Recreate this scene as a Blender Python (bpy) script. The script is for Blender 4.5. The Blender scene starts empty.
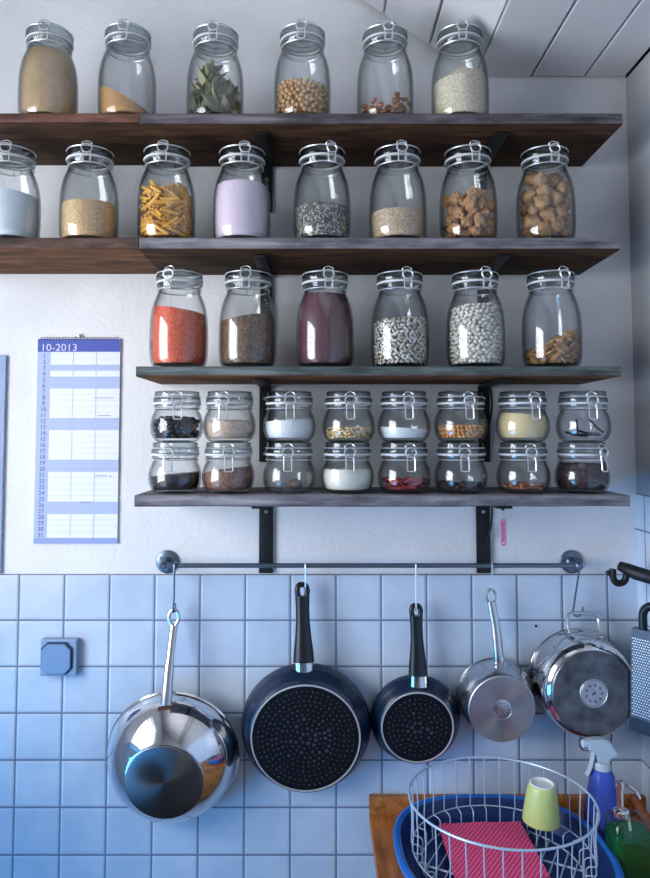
import bpy, bmesh, math, random
from mathutils import Vector, Matrix, noise
random.seed(7)
PI = math.pi
S = bpy.context.scene
COL = S.collection

# ------------------------------------------------------------------ camera
F, PX, PY, TH, D, ZC = 720.0, 318.0, 394.0, math.atan(0.058), 1.62, 1.72
CT, ST = math.cos(TH), math.sin(TH)
def at(u, v, Y):
    """world point on the plane y = Y seen at photo pixel (u, v)"""
    a, b = (u - PX) / F, -(v - PY) / F
    d = Vector((a, CT - b * ST, ST + b * CT))
    t = (Y + D) / d.y
    return Vector((0, -D, ZC)) + d * t
def X(u, v, Y): return at(u, v, Y).x
def Z(u, v, Y): return at(u, v, Y).z

cam = bpy.data.cameras.new('camera'); cam_o = bpy.data.objects.new('camera', cam); COL.objects.link(cam_o)
cam_o.location = (0, -D, ZC); cam_o.rotation_euler = (PI / 2 + TH, 0, 0)
cam.sensor_width = 36; cam.sensor_fit = 'AUTO'; cam.lens = F * 36 / 878
cam.shift_x = (325 - PX) / 878; cam.shift_y = -(439 - PY) / 878
cam.clip_start = 0.02
S.camera = cam_o

# ------------------------------------------------------------------ materials
def srgb(r, g, b):
    f = lambda c: (c / 255 / 12.92) if c / 255 <= 0.04045 else ((c / 255 + 0.055) / 1.055) ** 2.4
    return (f(r), f(g), f(b), 1)
class NT:
    def __init__(s, name):
        s.m = bpy.data.materials.new(name); s.m.use_nodes = True
        s.t = s.m.node_tree; s.t.nodes.clear()
        s.out = s.t.nodes.new('ShaderNodeOutputMaterial')
    def n(s, typ, **kw):
        nd = s.t.nodes.new('ShaderNode' + typ)
        for k, v in kw.items():
            if k in nd.bl_rna.properties and k not in ('inputs',): setattr(nd, k, v)
        return nd
    def l(s, a, b): s.t.links.new(a, b)
    def bsdf(s, color=None, rough=.5, metal=0, spec=.5, **kw):
        b = s.n('BsdfPrincipled')
        if color is not None: b.inputs['Base Color'].default_value = color
        b.inputs['Roughness'].default_value = rough; b.inputs['Metallic'].default_value = metal
        b.inputs['Specular IOR Level'].default_value = spec
        for k, v in kw.items(): b.inputs[k.replace('_', ' ')].default_value = v
        s.l(b.outputs[0], s.out.inputs['Surface']); s.b = b
        return b
    def coord(s, scale=(1, 1, 1), loc=(0, 0, 0), rot=(0, 0, 0)):
        tc = s.n('TexCoord'); mp = s.n('Mapping')
        mp.inputs['Scale'].default_value = scale; mp.inputs['Location'].default_value = loc; mp.inputs['Rotation'].default_value = rot
        s.l(tc.outputs['Object'], mp.inputs['Vector']); return mp.outputs[0]
    def noise(s, vec, scale, detail=4, rough=.55, dist=0):
        nd = s.n('TexNoise'); nd.inputs['Scale'].default_value = scale; nd.inputs['Detail'].default_value = detail
        nd.inputs['Roughness'].default_value = rough; nd.inputs['Distortion'].default_value = dist
        s.l(vec, nd.inputs['Vector']); return nd.outputs['Fac']
    def ramp(s, fac, stops, interp='LINEAR'):
        r = s.n('ValToRGB'); r.color_ramp.interpolation = interp
        e = r.color_ramp.elements
        while len(e) < len(stops): e.new(0.5)
        for el, (p, c) in zip(e, stops): el.position = p; el.color = c
        s.l(fac, r.inputs[0]); return r.outputs[0]
    def bump(s, h, strength=.3, dist=.002):
        b = s.n('Bump'); b.inputs['Strength'].default_value = strength; b.inputs['Distance'].default_value = dist
        s.l(h, b.inputs['Height']); s.l(b.outputs[0], s.b.inputs['Normal'])
    def mix(s, fac, a, b, mode='MIX'):
        m = s.n('Mix', data_type='RGBA', blend_type=mode)
        for sock, v in ((m.inputs[0], fac), (m.inputs[6], a), (m.inputs[7], b)):
            if hasattr(v, 'default_value') or hasattr(v, 'links'): s.l(v, sock)
            else: sock.default_value = v
        return m.outputs[2]

def plain(name, color, rough=.5, metal=0, spec=.5, var=0.0, vscale=30, bump=0, bscale=300, **kw):
    t = NT(name); t.bsdf(color, rough, metal, spec, **kw)
    v = t.coord()
    if var:
        f = t.noise(v, vscale, 5)
        lo = tuple(c * (1 - var) for c in color[:3]) + (1,); hi = tuple(min(1, c * (1 + var)) for c in color[:3]) + (1,)
        t.l(t.ramp(f, [(.3, lo), (.7, hi)]), t.b.inputs['Base Color'])
    if bump: t.bump(t.noise(v, bscale, 3), bump, .001)
    return t.m

def wood(name, c0, c1, c2, gs=3.0, rough=.75, axis='X', knots=True):
    t = NT(name); t.bsdf(c1, rough, 0, .25)
    sc = {'X': (1.2, 16, 16), 'Y': (16, 1.2, 16), 'Z': (16, 16, 1.2)}[axis]
    v = t.coord(sc)
    f = t.noise(v, gs, 8, .65, 1.2)
    c = t.ramp(f, [(.25, c0), (.5, c1), (.78, c2)])
    v2 = t.coord((2.5, 9, 9) if axis == 'X' else (9, 2.5, 9))
    f2 = t.noise(v2, 4, 4, .6)
    c = t.mix(t.ramp(f2, [(.45, (0, 0, 0, 1)), (.75, (1, 1, 1, 1))]), c, c0)
    t.l(c, t.b.inputs['Base Color'])
    t.bump(f, .5, .0015)
    return t.m

def grain(name, cols, scale, rough=.6, stretch=(1, 1, 1), bstr=.6, bdist=.0015, rnd=1.0):
    """granular food: a Voronoi cell per grain, each with one of the colours"""
    t = NT(name); t.bsdf(cols[0], rough, 0, .35)
    v = t.coord(stretch)
    vo = t.n('TexVoronoi'); vo.inputs['Scale'].default_value = scale; vo.inputs['Randomness'].default_value = rnd
    t.l(v, vo.inputs['Vector'])
    sp = t.n('SeparateColor'); t.l(vo.outputs['Color'], sp.inputs[0])
    n = len(cols)
    c = t.ramp(sp.outputs[0], [(i / n, k) for i, k in enumerate(cols)], 'CONSTANT')
    t.l(c, t.b.inputs['Base Color'])
    inv = t.n('Math', operation='SUBTRACT'); inv.inputs[0].default_value = 1.0; t.l(vo.outputs['Distance'], inv.inputs[1])
    t.bump(inv.outputs[0], bstr, bdist)
    return t.m

def glass(name, centre, edge, power=2.2, rough=.02, gloss=1.0):
    t = NT(name)
    lw = t.n('LayerWeight'); lw.inputs['Blend'].default_value = .5
    p = t.n('Math', operation='POWER'); t.l(lw.outputs['Facing'], p.inputs[0]); p.inputs[1].default_value = power
    tr = t.n('BsdfTransparent'); t.l(t.ramp(p.outputs[0], [(0, centre), (1, edge)]), tr.inputs[0])
    gl = t.n('BsdfGlossy'); gl.inputs['Roughness'].default_value = rough; gl.inputs['Color'].default_value = (1, 1, 1, 1)
    q = t.n('Math', operation='POWER'); t.l(lw.outputs['Facing'], q.inputs[0]); q.inputs[1].default_value = 4.0
    q2 = t.n('Math', operation='MULTIPLY_ADD'); t.l(q.outputs[0], q2.inputs[0]); q2.inputs[1].default_value = .42 * gloss; q2.inputs[2].default_value = .045 * gloss
    mx = t.n('MixShader'); t.l(q2.outputs[0], mx.inputs[0]); t.l(tr.outputs[0], mx.inputs[1]); t.l(gl.outputs[0], mx.inputs[2])
    t.l(mx.outputs[0], t.out.inputs['Surface'])
    return t.m

def spun(name, color, rough):
    t = NT(name); t.bsdf(color, rough, 1)
    t.b.inputs['Anisotropic'].default_value = .75
    tg = t.n('Tangent'); tg.direction_type = 'RADIAL'; tg.axis = 'Y'
    t.l(tg.outputs[0], t.b.inputs['Tangent'])
    return t.m

def brushed(name, color, rough, scale=(60, 60, 1), metal=1.0, amp=.12):
    t = NT(name); t.bsdf(color, rough, metal)
    f = t.noise(t.coord(scale), 8, 3)
    r = t.n('MapRange'); t.l(f, r.inputs[0]); r.inputs[3].default_value = max(.02, rough - amp); r.inputs[4].default_value = rough + amp
    t.l(r.outputs[0], t.b.inputs['Roughness'])
    return t.m

M = {}
M['glass'] = glass('clear_jar_glass', (.985, .992, .992, 1), (.05, .08, .09, 1), 3.0)
M['lidglass'] = glass('thick_lid_glass', (.78, .83, .84, 1), (.05, .08, .09, 1), 1.6, .03, 1.3)
M['rubber'] = plain('pale_rubber', (.62, .64, .66, 1), .55)
M['wire'] = plain('zinc_wire', (.76, .77, .79, 1), .36, .8)
M['chrome'] = plain('polished_steel', (.72, .70, .69, 1), .07, 1)
M['steel'] = plain('satin_steel', (.60, .60, .62, 1), .24, 1)
M['basesteel'] = spun('brushed_base_steel', (.50, .50, .54, 1), .36)
M['darkbase'] = spun('dark_brushed_base', (.16, .16, .175, 1), .36)
M['potbase'] = plain('worn_pot_base', (.13, .135, .145, 1), .36, .9, .5, .45, 28)
M['enamel'] = plain('blue_black_enamel', (.006, .016, .042, 1), .26, 0, .7)
M['panbase'] = plain('matt_black_base', (.004, .005, .008, 1), .5, 0, .2)
M['dot'] = plain('worn_base_dots', (.038, .042, .055, 1), .5)
M['ringmetal'] = plain('bare_aluminium', (.80, .81, .83, 1), .3, .6)
M['bakelite'] = plain('black_bakelite', (.006, .008, .012, 1), .3, 0, .5)
M['iron'] = plain('black_iron', (.008, .008, .010, 1), .5, 0, .4, bump=.2, bscale=120)
M['rail'] = plain('grey_blue_metal', (.16, .20, .26, 1), .35, .8)
M['screw'] = plain('zinc_screw', (.55, .55, .56, 1), .35, 1)
M['greywood'] = wood('weathered_grey_wood', srgb(46, 42, 46), srgb(100, 95, 102), srgb(142, 136, 142))
M['greywood_light'] = wood('pale_weathered_wood', srgb(66, 64, 70), srgb(128, 126, 134), srgb(166, 164, 170))
M['greenwood'] = wood('weathered_greenish_wood', srgb(44, 50, 50), srgb(92, 104, 104), srgb(132, 138, 140))
M['rawwood'] = wood('raw_brown_wood', srgb(28, 18, 13), srgb(66, 44, 30), srgb(96, 68, 48))  # brown underside wood, darkened so the shade sits in its colour
M['rawwood_light'] = wood('lighter_raw_wood', srgb(52, 34, 24), srgb(104, 72, 50), srgb(136, 100, 74))  # same raw wood, lightened for the undersides that catch light
M['redwood'] = wood('reddish_board_edge', srgb(66, 42, 36), srgb(118, 80, 68), srgb(146, 112, 98))
M['brownwood'] = wood('dark_brown_board_edge', srgb(46, 36, 32), srgb(92, 74, 66), srgb(122, 104, 94))
M['worktop'] = wood('oiled_worktop', srgb(124, 70, 32), srgb(172, 106, 54), srgb(198, 134, 76), 2.0, .45, 'Y')
M['brushwood'] = wood('brush_wood', srgb(120, 62, 26), srgb(182, 104, 52), srgb(205, 130, 74), 3, .5)
M['white'] = plain('white_paint', (.78, .79, .81, 1), .5, 0, .4, .06, 9)
M['ceil'] = plain('painted_boards', (.66, .67, .70, 1), .55, 0, .35, .05, 4)
M['dark'] = plain('dark_gap', (.012, .012, .014, 1), .8)
M['floor'] = plain('brown_floor', (.24, .15, .09, 1), .5, 0, .4, .15, 5)

def plaster():
    t = NT('rough_plaster'); t.bsdf((.80, .80, .815, 1), .85, 0, .2)
    v = t.coord()
    f = t.noise(v, 5, 3); t.l(t.ramp(f, [(.35, (.76, .76, .775, 1)), (.65, (.83, .83, .845, 1))]), t.b.inputs['Base Color'])
    h = t.noise(v, 95, 4, .55, .3)
    t.bump(h, .45, .004)
    return t.m
M['plaster'] = plaster()
M['greywall'] = plain('blue_grey_wall_paint', (.42, .43, .46, 1), .8, 0, .2, .06, 8, .4, 60)  # right wall: darker and slightly bluer than the back wall plaster

TX0 = X(20.7, 577, 0); TZ0 = Z(20, 619.6, 0)
def tile_mat(name, axis):
    t = NT(name); t.bsdf((.70, .76, .84, 1), .22, 0, .5)
    tc = t.n('TexCoord'); sp = t.n('SeparateXYZ'); t.l(tc.outputs['Object'], sp.inputs[0])
    cb = t.n('CombineXYZ')
    def off(sock, o):
        m = t.n('Math', operation='ADD'); t.l(sock, m.inputs[0]); m.inputs[1].default_value = o; return m.outputs[0]
    if axis == 'x': t.l(off(sp.outputs[0], -TX0 + 2.0), cb.inputs[0])
    else: t.l(off(sp.outputs[1], 2.0 + .05), cb.inputs[0])
    t.l(off(sp.outputs[2], -TZ0 + 2.0), cb.inputs[1])
    br = t.n('TexBrick', offset=0.0, squash=1.0)
    br.offset = 0.0; br.squash = 1.0
    for k, v in (('Scale', 1), ('Mortar Size', .0021), ('Mortar Smooth', .25), ('Brick Width', .1), ('Row Height', .1), ('Bias', 0)): br.inputs[k].default_value = v
    br.inputs['Color1'].default_value = (.54, .64, .76, 1); br.inputs['Color2'].default_value = (.62, .70, .80, 1)
    br.inputs['Mortar'].default_value = (.17, .21, .30, 1)
    t.l(cb.outputs[0], br.inputs['Vector'])
    cl = t.noise(t.coord(), 14, 3)
    c = t.mix(t.ramp(cl, [(.3, (0, 0, 0, 1)), (.7, (.35, .35, .35, 1))]), br.outputs['Color'], (.58, .66, .78, 1), 'MULTIPLY')
    t.l(c, t.b.inputs['Base Color'])
    ro = t.n('MapRange'); t.l(br.outputs['Fac'], ro.inputs[0]); ro.inputs[3].default_value = .24; ro.inputs[4].default_value = .8
    t.l(ro.outputs[0], t.b.inputs['Roughness'])
    br2 = t.n('TexBrick'); br2.offset = 0.0; br2.squash = 1.0
    for k, v in (('Scale', 1), ('Mortar Size', .006), ('Mortar Smooth', 1.0), ('Brick Width', .1), ('Row Height', .1)): br2.inputs[k].default_value = v
    t.l(cb.outputs[0], br2.inputs['Vector'])
    inv = t.n('Math', operation='SUBTRACT'); inv.inputs[0].default_value = 1; t.l(br2.outputs['Fac'], inv.inputs[1])
    add = t.n('Math', operation='MULTIPLY_ADD'); t.l(t.noise(t.coord(), 22, 2), add.inputs[0]); add.inputs[1].default_value = .25; t.l(inv.outputs[0], add.inputs[2])
    t.bump(add.outputs[0], .55, .0025)
    return t.m
M['tile'] = tile_mat('pale_glazed_tile', 'x'); M['tiley'] = tile_mat('pale_glazed_tile_return', 'y')

# ------------------------------------------------------------------ mesh builder
class MB:
    def __init__(s): s.v = []; s.f = []; s.mi = []
    def add(s, verts, faces, mi=0, T=None):
        o = len(s.v)
        s.v += [tuple(T @ Vector(p)) if T is not None else tuple(p) for p in verts]
        s.f += [tuple(i + o for i in f) for f in faces]; s.mi += [mi] * len(faces)
        return s
    def lathe(s, prof, seg=32, T=None, mi=0, closed=False):
        vs, fs, rings = [], [], []
        for r, z in prof:
            if r < 1e-6: rings.append([len(vs)]); vs.append((0, 0, z))
            else:
                rings.append(list(range(len(vs), len(vs) + seg)))
                vs += [(r * math.cos(2 * PI * k / seg), r * math.sin(2 * PI * k / seg), z) for k in range(seg)]
        pairs = list(zip(rings, rings[1:])) + ([(rings[-1], rings[0])] if closed else [])
        for a, b in pairs:
            for k in range(seg):
                k2 = (k + 1) % seg
                if len(a) == 1 and len(b) == 1: continue
                if len(a) == 1: fs.append((a[0], b[k], b[k2]))
                elif len(b) == 1: fs.append((a[k], b[0], a[k2]))
                else: fs.append((a[k], b[k], b[k2], a[k2]))
        return s.add(vs, fs, mi, T)
    def tube(s, pts, r, seg=8, closed=False, mi=0, T=None, flat=1.0):
        P = [Vector(p) for p in pts]; n = len(P)
        rr = r if isinstance(r, (list, tuple)) else [r] * n
        vs, fs = [], []; up = None
        for i in range(n):
            if closed: t = P[(i + 1) % n] - P[i - 1]
            else: t = P[min(i + 1, n - 1)] - P[max(i - 1, 0)]
            t.normalize()
            if up is None:
                up = Vector((0, 0, 1)) if abs(t.z) < .9 else Vector((0, 1, 0))
            up = up - t * up.dot(t)
            if up.length < 1e-5: up = t.orthogonal()
            up.normalize(); sd = t.cross(up)
            for k in range(seg):
                a = 2 * PI * k / seg
                vs.append(P[i] + (sd * math.cos(a) + up * math.sin(a) * flat) * rr[i])
        m = n if closed else n - 1
        for i in range(m):
            j = (i + 1) % n
            for k in range(seg):
                k2 = (k + 1) % seg
                fs.append((i * seg + k, i * seg + k2, j * seg + k2, j * seg + k))
        if not closed:
            fs.append(tuple(reversed(range(seg)))); fs.append(tuple((n - 1) * seg + k for k in range(seg)))
        return s.add(vs, fs, mi, T)
    def box(s, c, d, bev=0, T=None, mi=0):
        bm = bmesh.new(); bmesh.ops.create_cube(bm, size=1)
        bmesh.ops.scale(bm, vec=d, verts=bm.verts)
        if bev: bmesh.ops.bevel(bm, geom=bm.edges[:], offset=bev, segments=2, affect='EDGES', profile=.6)
        bmesh.ops.translate(bm, vec=c, verts=bm.verts)
        bm.verts.index_update()
        s.add([v.co[:] for v in bm.verts], [tuple(v.index for v in f.verts) for f in bm.faces], mi, T); bm.free(); return s
    def prism(s, outline, y0, y1, mi=0, T=None, bev=0):
        """outline in (x, z), extruded from y0 to y1"""
        n = len(outline)
        vs = [(x, y0, z) for x, z in outline] + [(x, y1, z) for x, z in outline]
        fs = [tuple(range(n)), tuple(reversed(range(n, 2 * n)))] + [(i, i + n, (i + 1) % n + n, (i + 1) % n) for i in range(n)]
        if bev:
            bm = bmesh.new(); bv = [bm.verts.new(p) for p in vs]
            for f in fs: bm.faces.new([bv[i] for i in f])
            bmesh.ops.recalc_face_normals(bm, faces=bm.faces)
            bmesh.ops.bevel(bm, geom=[e for e in bm.edges], offset=bev, segments=2, affect='EDGES')
            bm.verts.index_update()
            vs = [v.co[:] for v in bm.verts]; fs = [tuple(v.index for v in f.verts) for f in bm.faces]; bm.free()
        return s.add(vs, fs, mi, T)
    def blob(s, c, r, sub=2, amp=0, fr=60, seed=0, sc=(1, 1, 1), T=None, mi=0):
        bm = bmesh.new(); bmesh.ops.create_icosphere(bm, subdivisions=sub, radius=1)
        vs = []
        for v in bm.verts:
            d = v.co.normalized()
            q_ = d * fr + Vector((seed * 7.3, seed * 3.1, 0)); k = 1 + amp * (noise.noise(q_) + .45 * noise.noise(q_ * 2.9))
            vs.append(Vector((d.x * r * sc[0] * k, d.y * r * sc[1] * k, d.z * r * sc[2] * k)) + Vector(c))
        bm.verts.index_update()
        s.add(vs, [tuple(v.index for v in f.verts) for f in bm.faces], mi, T); bm.free(); return s
    def mesh(s, name, mats, smooth=True, ang=38, merge=True):
        me = bpy.data.meshes.new(name); me.from_pydata([tuple(v) for v in s.v], [], s.f)
        for m in (mats if isinstance(mats, (list, tuple)) else [mats]): me.materials.append(m)
        for p, i in zip(me.polygons, s.mi): p.material_index = i
        bm = bmesh.new(); bm.from_mesh(me)
        if merge: bmesh.ops.remove_doubles(bm, verts=bm.verts, dist=1e-6)
        bmesh.ops.recalc_face_normals(bm, faces=bm.faces)
        for f in bm.faces: f.smooth = smooth
        for e in bm.edges:
            if len(e.link_faces) == 2 and e.calc_face_angle(0) > math.radians(ang): e.smooth = False
        bm.to_mesh(me); bm.free(); me.update()
        return me
    def build(s, name, mats, parent=None, loc=(0, 0, 0), rot=(0, 0, 0), **kw):
        o = bpy.data.objects.new(name, s.mesh(name, mats, **kw)); COL.objects.link(o)
        o.location = loc; o.rotation_euler = rot
        if parent: o.parent = parent
        return o

def tag(o, label=None, cat=None, group=None, kind=None):
    if label: o['label'] = label
    if cat: o['category'] = cat
    if group: o['group'] = group
    if kind: o['kind'] = kind
    return o
def thing(name, label, cat, loc=(0, 0, 0), rot=(0, 0, 0), group=None):
    o = bpy.data.objects.new(name, None); COL.objects.link(o); o.empty_display_size = .05
    o.location = loc; o.rotation_euler = rot
    return tag(o, label, cat, group)
def kids(o): return [c for c in bpy.data.objects if c.parent == o]
def dup(root, loc, rotz, parent_map=None):
    r = root.copy(); COL.objects.link(r); r.location = loc; r.rotation_euler = (0, 0, rotz)
    for ch in kids(root):
        c = ch.copy(); COL.objects.link(c); c.parent = r
        for g in kids(ch):
            d = g.copy(); COL.objects.link(d); d.parent = c
    return r
def Rz(a): return Matrix.Rotation(a, 4, 'Z')
def Tr(*p): return Matrix.Translation(Vector(p))
FACE = Matrix.Rotation(PI / 2, 4, 'X')     # local +z -> world -y (towards the room)
def arc(c, r, a0, a1, n, plane='xz'):
    out = []
    for i in range(n + 1):
        a = a0 + (a1 - a0) * i / n
        if plane == 'xz': out.append((c[0] + r * math.cos(a), c[1], c[2] + r * math.sin(a)))
        elif plane == 'yz': out.append((c[0], c[1] + r * math.cos(a), c[2] + r * math.sin(a)))
        else: out.append((c[0] + r * math.cos(a), c[1] + r * math.sin(a), c[2]))
    return out
def ring(r, z, n=48): return [(r * math.cos(2 * PI * k / n), r * math.sin(2 * PI * k / n), z) for k in range(n)]
def smooth_path(pts, n=6):
    P = [Vector(p) for p in pts]; out = []
    for i in range(len(P) - 1):
        p0, p1, p2, p3 = P[max(i - 1, 0)], P[i], P[i + 1], P[min(i + 2, len(P) - 1)]
        for k in range(n):
            t = k / n
            out.append(.5 * ((2 * p1) + (p2 - p0) * t + (2 * p0 - 5 * p1 + 4 * p2 - p3) * t * t + (3 * p1 - p0 - 3 * p2 + p3) * t ** 3))
    out.append(P[-1]); return out

# ------------------------------------------------------------------ the room
RX = .712                     # right wall
LX = -1.20                    # left wall with the window
RY = -3.6                     # far end of the room behind the camera
ZT = Z(300, 574.5, -.006)     # top of the tiling
ZCEIL = Z(560, 79, 0)
XB = X(474, 80, 0)            # where the sloped part of the ceiling starts
SLOPE = math.tan(math.radians(35.0))
zl = ZCEIL + (XB - LX) * SLOPE

m = MB()
E_ = .06
m.add([(LX, 0, 0), (RX, 0, 0), (RX, 0, ZCEIL + E_), (XB, 0, ZCEIL + E_), (LX, 0, zl + E_)], [(0, 1, 2, 3, 4)], 0)
m.add([(LX, .1, 0), (RX, .1, 0), (RX, .1, ZCEIL + E_), (XB, .1, ZCEIL + E_), (LX, .1, zl + E_)], [(4, 3, 2, 1, 0)], 0)
m.box(((LX + RX) / 2, -.003, ZT / 2), (RX - LX - .002, .0062, ZT), .0015, mi=1)
tag(m.build('wall_back', [M['plaster'], M['tile']], smooth=False), kind='structure')

ZTR = Z(636, 495, -.03)
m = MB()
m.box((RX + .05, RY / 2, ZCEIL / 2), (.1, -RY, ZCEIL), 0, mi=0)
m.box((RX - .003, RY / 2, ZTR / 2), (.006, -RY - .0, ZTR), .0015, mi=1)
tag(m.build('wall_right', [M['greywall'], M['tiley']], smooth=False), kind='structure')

# left wall with a window opening
WY0, WY1, WZ0, WZ1 = -1.75, -.45, .30, 2.40  # lower half of the opening added to let the blue fill lamp in
m = MB()
for (y0, y1, z0, z1) in ((RY, WY0, 0, zl), (WY1, 0, 0, zl), (WY0, WY1, 0, WZ0), (WY0, WY1, WZ1, zl)):
    m.box((LX - .1, (y0 + y1) / 2, (z0 + z1) / 2), (.2, y1 - y0, z1 - z0))
tag(m.build('wall_left', M['plaster'], smooth=False), kind='structure')
wn = bpy.data.objects.new('window_1', None); COL.objects.link(wn); wn.location = (LX - .1, (WY0 + WY1) / 2, (WZ0 + WZ1) / 2)
tag(wn, 'white framed window in the left wall', 'window', kind='structure')
m = MB(); hy, hz = (WY1 - WY0) / 2, (WZ1 - WZ0) / 2
for c, d in (((0, -hy + .03, 0), (.06, .06, 2 * hz)), ((0, hy - .03, 0), (.06, .06, 2 * hz)), ((0, 0, -hz + .03), (.06, 2 * hy, .06)), ((0, 0, hz - .03), (.06, 2 * hy, .06)), ((0, 0, -.12), (.06, 2 * hy, .09))):
    m.box(c, d, .004)
m.build('window_frame', M['white'], wn, smooth=False)
m = MB(); m.box((0, 0, 0), (.006, 2 * hy - .1, 2 * hz - .1))
m.build('window_pane', glass('window_glass', (.97, .98, .98, 1), (.6, .65, .66, 1)), wn, smooth=False)
m = MB(); m.box((.19, 0, 1.17 - (WZ0 + WZ1) / 2), (.56, 2 * hy + .30, .03), .005)  # unseen deep board, added to keep upper window light off the low wall
m.build('window_sill', M['white'], wn, smooth=False)

m = MB(); m.box(((LX + RX) / 2, RY / 2, -.03), (RX - LX + .4, -RY + .2, .06))
tag(m.build('floor', M['floor'], smooth=False), kind='structure')
m = MB(); m.box(((LX + RX) / 2, RY - .05, zl / 2), (RX - LX + .4, .1, zl))
tag(m.build('wall_rear', plain('grey_wall_paint', (.74, .73, .72, 1), .8), smooth=False), kind='structure')

# boarded ceiling: boards run away from the back wall
m = MB()
flat_px = [474, 530, 583, 624]
xs = [X(u, 79, 0) for u in flat_px]
GAP = .0050
for a, b in zip(xs, xs[1:]):
    m.box(((a + b) / 2, RY / 2 - .006, ZCEIL + .010), (b - a - GAP, -RY - .012, .02), .003)
rot = Matrix.Rotation(math.atan(SLOPE), 4, 'Y')
w, L, i = .128, (XB - LX) / math.cos(math.atan(SLOPE)), 0
s0 = 0
wd = [.128, .128]
while s0 < L:
    T = Tr(XB, RY / 2 - .006, ZCEIL) @ rot
    m.box((-(s0 + w / 2), 0, .010), (w - GAP, -RY - .012, .02), .003, T)
    s0 += w
tag(m.build('ceiling', M['ceil'], smooth=False), kind='structure')
m = MB()
m.box(((XB + RX) / 2 + .05, RY / 2 + .05, ZCEIL + .030), (RX - XB + .08, -RY + .1, .016))
m.box((-L / 2 - .08, 0, .035), (L + .16, -RY + .1, .016), 0, Tr(XB, RY / 2 + .05, ZCEIL) @ rot)
tag(m.build('trim_1', M['dark'], smooth=False), kind='structure')

# ------------------------------------------------------------------ shelves
SD = .225                     # shelf depth
def shelf(name, label, u0, u1, v0, v1, mats, zt=None, thick=None, dy=0, seed=0, group=None):
    """weathered plank whose front top edge lies at v0 and front bottom edge at v1"""
    zt = Z(318, v0, -SD) if zt is None else zt
    zb = Z(318, v1, -SD) if thick is None else zt - thick
    x0, x1 = X(u0, v0, -SD), X(u1, v0, -SD)
    n = 44
    m = MB(); vs, fs, mi = [], [], []
    rnd = random.Random(seed)
    for i in range(n + 1):
        x = (x0 + x1) / -2 + x0 + (x1 - x0) * i / n
        j = lambda a: a * noise.noise(Vector((x * 9, seed * 5.1, a * 900)))
        c = .0022
        pr = [(-SD + c + j(.001), 0), (-SD + j(.0012), -c), (-SD + j(.0016), -(zt - zb) + c), (-SD + c, -(zt - zb) + j(.0016)), (-.001, -(zt - zb)), (-.001, 0)]
        vs += [(x, y, z) for y, z in pr]
    k = 6
    for i in range(n):
        for q in range(k):
            a, b = i * k + q, i * k + (q + 1) % k
            fs.append((a, b, b + k, a + k)); mi.append({0: 0, 1: 0, 2: 1, 3: 1, 4: 0, 5: 0}[q])
    fs.append(tuple(range(k))); mi.append(0); fs.append(tuple(n * k + q for q in reversed(range(k)))); mi.append(0)
    m.v, m.f, m.mi = vs, fs, mi
    o = m.build(name, mats, loc=((x0 + x1) / 2, 0, zt), ang=50)
    tag(o, label, 'shelf', group)
    return zt
sh = {}
sh[1] = shelf('shelf_board', 'topmost weathered grey wooden shelf board, below the sloping ceiling', 139.5, 622.5, 113.0, 124.6, [M['greywood'], M['rawwood']], seed=1)
sh[2] = shelf('shelf_board', 'second highest grey wooden shelf board, holding the walnut and pasta jars', 139.0, 620.0, 237.4, 249.6, [M['greywood_light'], M['rawwood']], seed=2)
sh[3] = shelf('shelf_board', 'third shelf board down, greenish at its left end, under the red lentil jar', 136.0, 621.5, 366.3, 376.3, [M['greenwood'], M['rawwood_light']], seed=3)
sh[4] = shelf('shelf_board', 'lowest grey wooden shelf board, carrying the double row of small jars', 134.5, 630.0, 495.4, 506.6, [M['greywood_light'], M['greywood']], seed=4)
shelf('shelf_extension', 'reddish brown plank joined to the left end of the topmost shelf', -75, 138.7, 112.6, 124.5, [M['redwood'], M['rawwood']], zt=sh[1], thick=.0205, seed=5)
shelf('shelf_extension', 'brown plank joined to the left end of the second shelf, above the calendar', -75, 138.2, 235.6, 248.5, [M['brownwood'], M['rawwood_light']], zt=sh[2], thick=.022, seed=6)

TH_S = {1: sh[1] - Z(318, 124.6, -SD), 2: sh[2] - Z(318, 249.6, -SD), 3: sh[3] - Z(318, 376.3, -SD), 4: sh[4] - Z(318, 506.6, -SD)}
def bracket(label, u, level, vb, ys=0.0):
    zt = sh[level] - TH_S[level] - .0022
    x = X(u, vb, -.004)
    zb = Z(318, vb, -.008)
    h = zt - zb
    b = thing('shelf_bracket', label, 'bracket', (x, -.002 - ys, zt), group='black iron shelf brackets')
    w = .031 if level == 4 else .026
    m = MB(); m.box((0, -.0025 - .0005, -h / 2), (w, .005, h), .001); m.build('wall_plate', M['iron'], b)
    m = MB(); m.box((0, -.098, -.0025), (w, .19, .005), .001); m.build('arm', M['iron'], b)
    for q, zz in enumerate((-.030, -h + .018)):
        m = MB(); m.lathe([(0, .0025), (.003, .0022), (.0045, 0), (.0045, -.001), (0, -.001)], 14, Tr(0, -.0062, zz) @ FACE); m.build('screw_head', M['screw'], b)
for u, side in ((266, 'left'), (483.5, 'right')):
    bracket('black iron bracket under the topmost shelf, %s one' % side, u + (1 if side == 'left' else -2), 1, 212)
    bracket('black iron bracket under the second shelf, %s one' % side, u, 2, 336)
    bracket('black iron bracket behind the small jars, under the third shelf, %s one' % side, u - 1 if side == 'left' else u + 1, 3, 462)
    bracket('black iron bracket below the lowest shelf, crossing the pan rail, %s one' % side, u, 4, 573.2, .0065 - .0055)

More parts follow.
